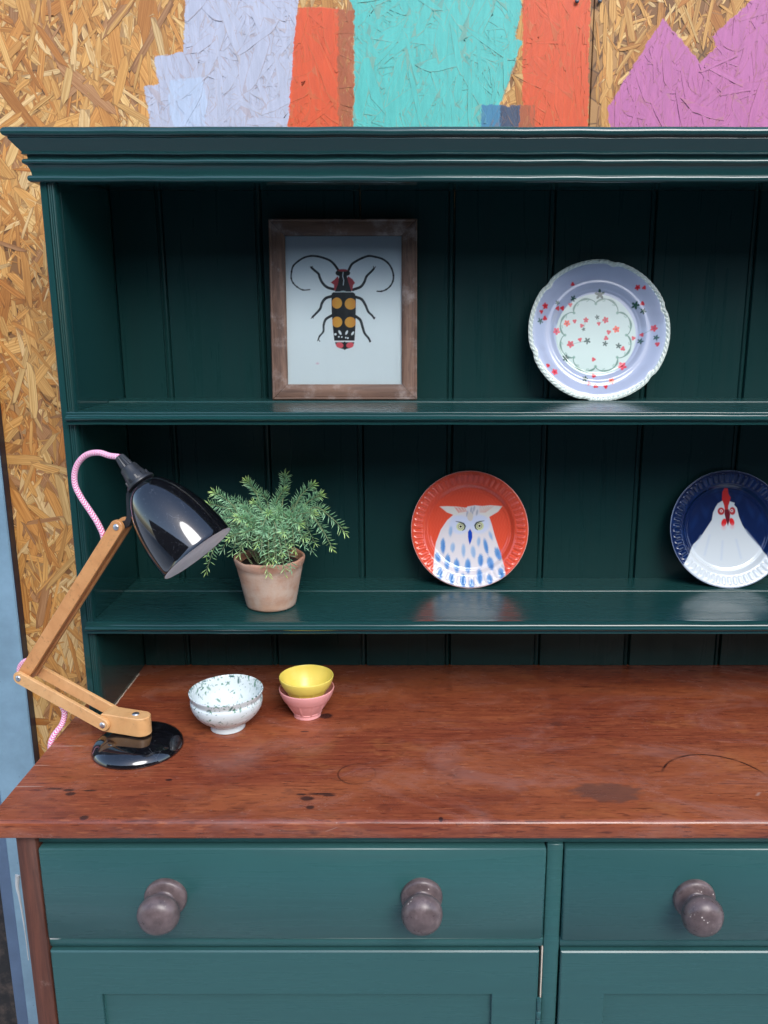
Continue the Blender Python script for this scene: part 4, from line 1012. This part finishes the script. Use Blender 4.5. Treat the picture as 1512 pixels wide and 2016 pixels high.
# ------------------------------------------------------------------ plant in a clay pot
PXc, PYc = -.2300, 1.3005
plant = thing('potted_plant', 'feathery green plant with fine needles in a weathered terracotta pot', 'plant', (PXc, PYc, Z2))
tilt = Vector((.05, .02, 1)).normalized()
pw = lambda r, h, t: (r * (1 + .010 * math.sin(3 * t + 1) + .005 * math.sin(7 * t)), h + (.0009 * math.sin(5 * t + .5) + .0006 * math.sin(11 * t) if h > .07 else 0))
v, f, _ = lathe([(.0365, .0006), (.0392, .0018), (.0405, .0050), (.0455, .0300), (.0522, .0630), (.0534, .0690), (.0540, .0698), (.0554, .0740), (.0570, .0800), (.0572, .0826), (.0562, .0842), (.0542, .0838), (.0526, .0815), (.0512, .0760), (.0495, .0690), (.0480, .0640)], (PXc, PYc, Z2), (0, 0, 1), 72, pw)
f = f[:-1]; mesh_obj('pot', v, f, M_TERRA, plant, 60)
mbs = MB(); v, f, _ = lathe([(.0001, .0745), (.012, .0740), (.024, .0728), (.038, .0715), (.0510, .0700)], (PXc, PYc, Z2), (0, 0, 1), 40, lambda r, h, t: (r, h + .0022 * math.sin(9 * t + r * 700) * (r > .001)))
mesh_obj('soil', v, f, M_SOIL, plant, 60)
rs = random.Random(21)
def sprig(base, tip, bow, tipfac, name='sprig'):
    B, Tp = Vector(base), Vector(tip); L = (Tp - B).length
    mid = (B + Tp) / 2 + Vector(bow); mid2 = B.lerp(Tp, .78) + Vector(bow) * .62
    pts = spline([B, mid, mid2, Tp], 7); mb = MB(); N = len(pts)
    v, f, _ = tube(pts, lambda t: .0010 * (1 - t) + .0004, 5); mb.add(v, f, c=[(.20, .25, .12)] * len(v))
    nn = int(L * 470) + 14; ga = rs.uniform(0, 6)
    for k in range(nn):
        t = .07 + .93 * (k + rs.random()) / nn; q = t * (N - 1); i = min(int(q), N - 2); p = pts[i].lerp(pts[i + 1], q - i); d = (pts[i + 1] - pts[i]).normalized()
        a = d.orthogonal().normalized(); b = d.cross(a); ga += 2.4 + rs.uniform(-.4, .4)
        lean_ = (.42 if t < .9 else .70 + (t - .9) * 9) + rs.uniform(-.15, .25)
        rad = (a * math.cos(ga) + b * math.sin(ga))
        nd = (rad + d * lean_ + Vector((0, 0, .10))).normalized()
        ln = rs.uniform(.0110, .0155) * (.80 if t > .93 else 1); wd = rs.uniform(.00078, .00102)
        s1 = nd.orthogonal().normalized(); s2 = nd.cross(s1); curl = Vector((0, 0, rs.uniform(-.001, .0008)))
        m_ = p + nd * ln * .5; e_ = p + nd * ln + curl
        vv = [p] + [m_ + (s1 * math.cos(w_) + s2 * math.sin(w_)) * wd for w_ in (0, 2.09, 4.19)] + [e_]
        g_ = rs.uniform(.8, 1.15); y_ = max(0, (t - .72) / .28) ** 1.6 * tipfac
        c0 = Vector((.21, .44, .23)).lerp(Vector((.46, .68, .17)), y_) * g_; c1 = Vector((.42, .69, .39)).lerp(Vector((.68, .84, .26)), y_) * g_
        mb.add(vv, [(0, 2, 1), (0, 3, 2), (0, 1, 3), (1, 2, 4), (2, 3, 4), (3, 1, 4)], c=[tuple(c0 * .7)] + [tuple(c0)] * 3 + [tuple(c1)])
    mb.obj(name, M_NEEDLE, plant, 0)
tips = [(420, 969, 1.285), (485, 946, 1.33), (562, 934, 1.385), (618, 953, 1.33), (633, 974, 1.30), (682, 1052, 1.315), (656, 1083, 1.275), (408, 993, 1.29), (620, 1010, 1.25), (561, 1130, 1.235), (528, 1134, 1.232), (406, 1126, 1.262), (405, 1098, 1.30),
        (580, 1086, 1.238), (505, 1076, 1.232), (541, 1106, 1.230), (467, 1019, 1.235), (557, 1050, 1.225), (592, 1033, 1.24), (528, 1010, 1.25), (450, 1060, 1.250), (436, 1085, 1.29), (500, 990, 1.30), (540, 990, 1.34), (590, 985, 1.36), (455, 985, 1.36), (600, 1060, 1.25), (640, 1050, 1.35), (425, 1040, 1.335), (480, 1050, 1.235), (520, 1050, 1.230), (575, 1015, 1.27), (490, 1030, 1.25), (545, 1020, 1.25), (440, 1020, 1.28), (610, 1030, 1.31), (510, 970, 1.37), (640, 1005, 1.37), (560, 965, 1.35), (570, 1075, 1.25), (470, 1095, 1.245), (600, 1000, 1.30), (450, 1005, 1.32)]
tips += [(545, 1114, 1.231), (574, 1122, 1.236), (530, 1108, 1.230), (556, 1092, 1.226), (515, 1088, 1.230), (488, 1072, 1.238), (600, 1078, 1.245)]
tips += [(rs.uniform(432, 622), rs.uniform(1000, 1098), rs.uniform(1.232, 1.35)) for q in range(18)]
for k, (u, v_, Y) in enumerate(tips):
    tp = at_y(u, v_, min(Y, 1.405)); dirx = (tp - Vector((PXc, PYc, Z2 + .11)))
    bs = Vector((PXc + rs.uniform(-.016, .016) + dirx.x * .12, PYc + rs.uniform(-.014, .014) + dirx.y * .12, Z2 + .073))
    hor = Vector((dirx.x, dirx.y, 0)).length; low = tp.z < Z2 + .125
    sprig(bs, tp, (rs.uniform(-.006, .006), rs.uniform(-.006, .006), (.052 if low else .020) + hor * .10), 1.0 if k < 20 else rs.choice([0, .3, .8]))

# ------------------------------------------------------------------ bowls
def speckled_bowl():
    cx, cy = -.2905, 1.2095
    b = thing('bowl', 'white footed bowl speckled with dark green flecks', 'bowl', (cx, cy, CT), 'small bowls on the counter')
    prof_ = [(.0230, .0012), (.0262, .0004), (.0272, .0014), (.0266, .0050), (.0262, .0085), (.0290, .0110), (.0390, .0175), (.0480, .0265), (.0538, .0360), (.0560, .0440), (.0558, .0490), (.0545, .0520), (.0548, .0545), (.0566, .0590), (.0576, .0618), (.0577, .0632), (.0568, .0638), (.0556, .0630), (.0540, .0590), (.0528, .0540),
             (.0520, .0490), (.0500, .0400), (.0450, .0300), (.0370, .0215), (.0270, .0150), (.0150, .0118), (.0003, .0110)]
    pp = [q for q in spline([(a, h, 0) for a, h in prof_], 7)]
    v, f, uv = lathe([(max(q.x, .0002), q.y) for q in pp], (cx, cy, CT), (0, 0, 1), 300, lambda r, h, t: (r * (1 + .006 * math.sin(2 * t)), h + .0006 * math.sin(3 * t) * (h > .03)))
    V = np.array([tuple(q) for q in v]); base = np.array((.67, .735, .73)); c = np.tile(base, (len(V), 1))
    r2 = np.random.RandomState(3)
    for k in range(440):
        i = r2.randint(300 * 30, len(V)); p = V[i]; nrm = p - np.array((cx, cy, CT + .05)); nrm /= np.linalg.norm(nrm) + 1e-9
        ax = r2.normal(size=3); ax -= nrm * (ax @ nrm); ax /= np.linalg.norm(ax); bx = np.cross(nrm, ax)
        a_ = r2.choice([.0006, .0008, .0012, .0018], p=[.36, .36, .2, .08]); l_ = a_ * r2.choice([1, 1.4, 2.5, 5], p=[.4, .25, .2, .15]); l_ = min(l_, .005)
        d = V - p; near = np.where((np.abs(d) < .006).all(1))[0]
        if p[2] > CT + .03 and k % 9 == 0: pass
        q = np.hypot(d[near] @ ax / l_, d[near] @ bx / a_); m = np.clip((1.25 - q) / .5, 0, 1)[:, None] * r2.uniform(.6, 1)
        gcol = np.array(((.04, .16, .09), (.08, .22, .13), (.03, .11, .10))[r2.randint(3)])
        c[near] = c[near] * (1 - m) + gcol * m
    mesh_obj('vessel', v, f, M_SPECK, b, 80, cattr=c)
speckled_bowl()
def latte_bowl(cx, cy, z, label, mat, s=1.0):
    b = thing('bowl', label, 'bowl', (cx, cy, z), 'small bowls on the counter')
    prof_ = [(.0190, .0010), (.0216, .0002), (.0222, .0012), (.0218, .0040), (.0222, .0065), (.0250, .0090), (.0305, .0170), (.0350, .0250), (.0385, .0320), (.0408, .0365), (.0420, .0392), (.0434, .0430), (.0442, .0465), (.0444, .0482), (.0438, .0492), (.0428, .0488), (.0418, .0455), (.0400, .0395), (.0360, .0300), (.0300, .0190), (.0220, .0110), (.0110, .0078), (.0002, .0072)]
    pp = spline([(a, h, 0) for a, h in prof_], 4)
    def facet(r, h, t):           # ten pressed arches round the outside
        k = abs(math.sin(5 * t + .4)); top = .0345 + .0025 * (k ** .7)
        m = 1 if (.0085 < h < top and r > .0245 + (h - .009) * .62) else 0
        return (r - m * (.0014 * (1 - abs(1 - k) ** 4) + .0002) * min(1, (top - h) / .0012), h)
    prof2 = [(max(q.x, .0002) * s, q.y * s) for q in pp]
    v, f, _ = lathe(prof2, (cx, cy, z), (0, 0, 1), 200, lambda r, h, t: facet(r / s, h / s, t) if s == 1 else tuple(q * s for q in facet(r / s, h / s, t)))
    mesh_obj('vessel', v, f, mat, b, 80)
latte_bowl(-.1697, 1.2510, CT, 'pink faceted bowl standing on the counter beneath a yellow bowl', M_PINK)
latte_bowl(-.1697, 1.2512, CT + .0205, 'yellow bowl nested inside the pink bowl on the counter', M_YEL, .985)
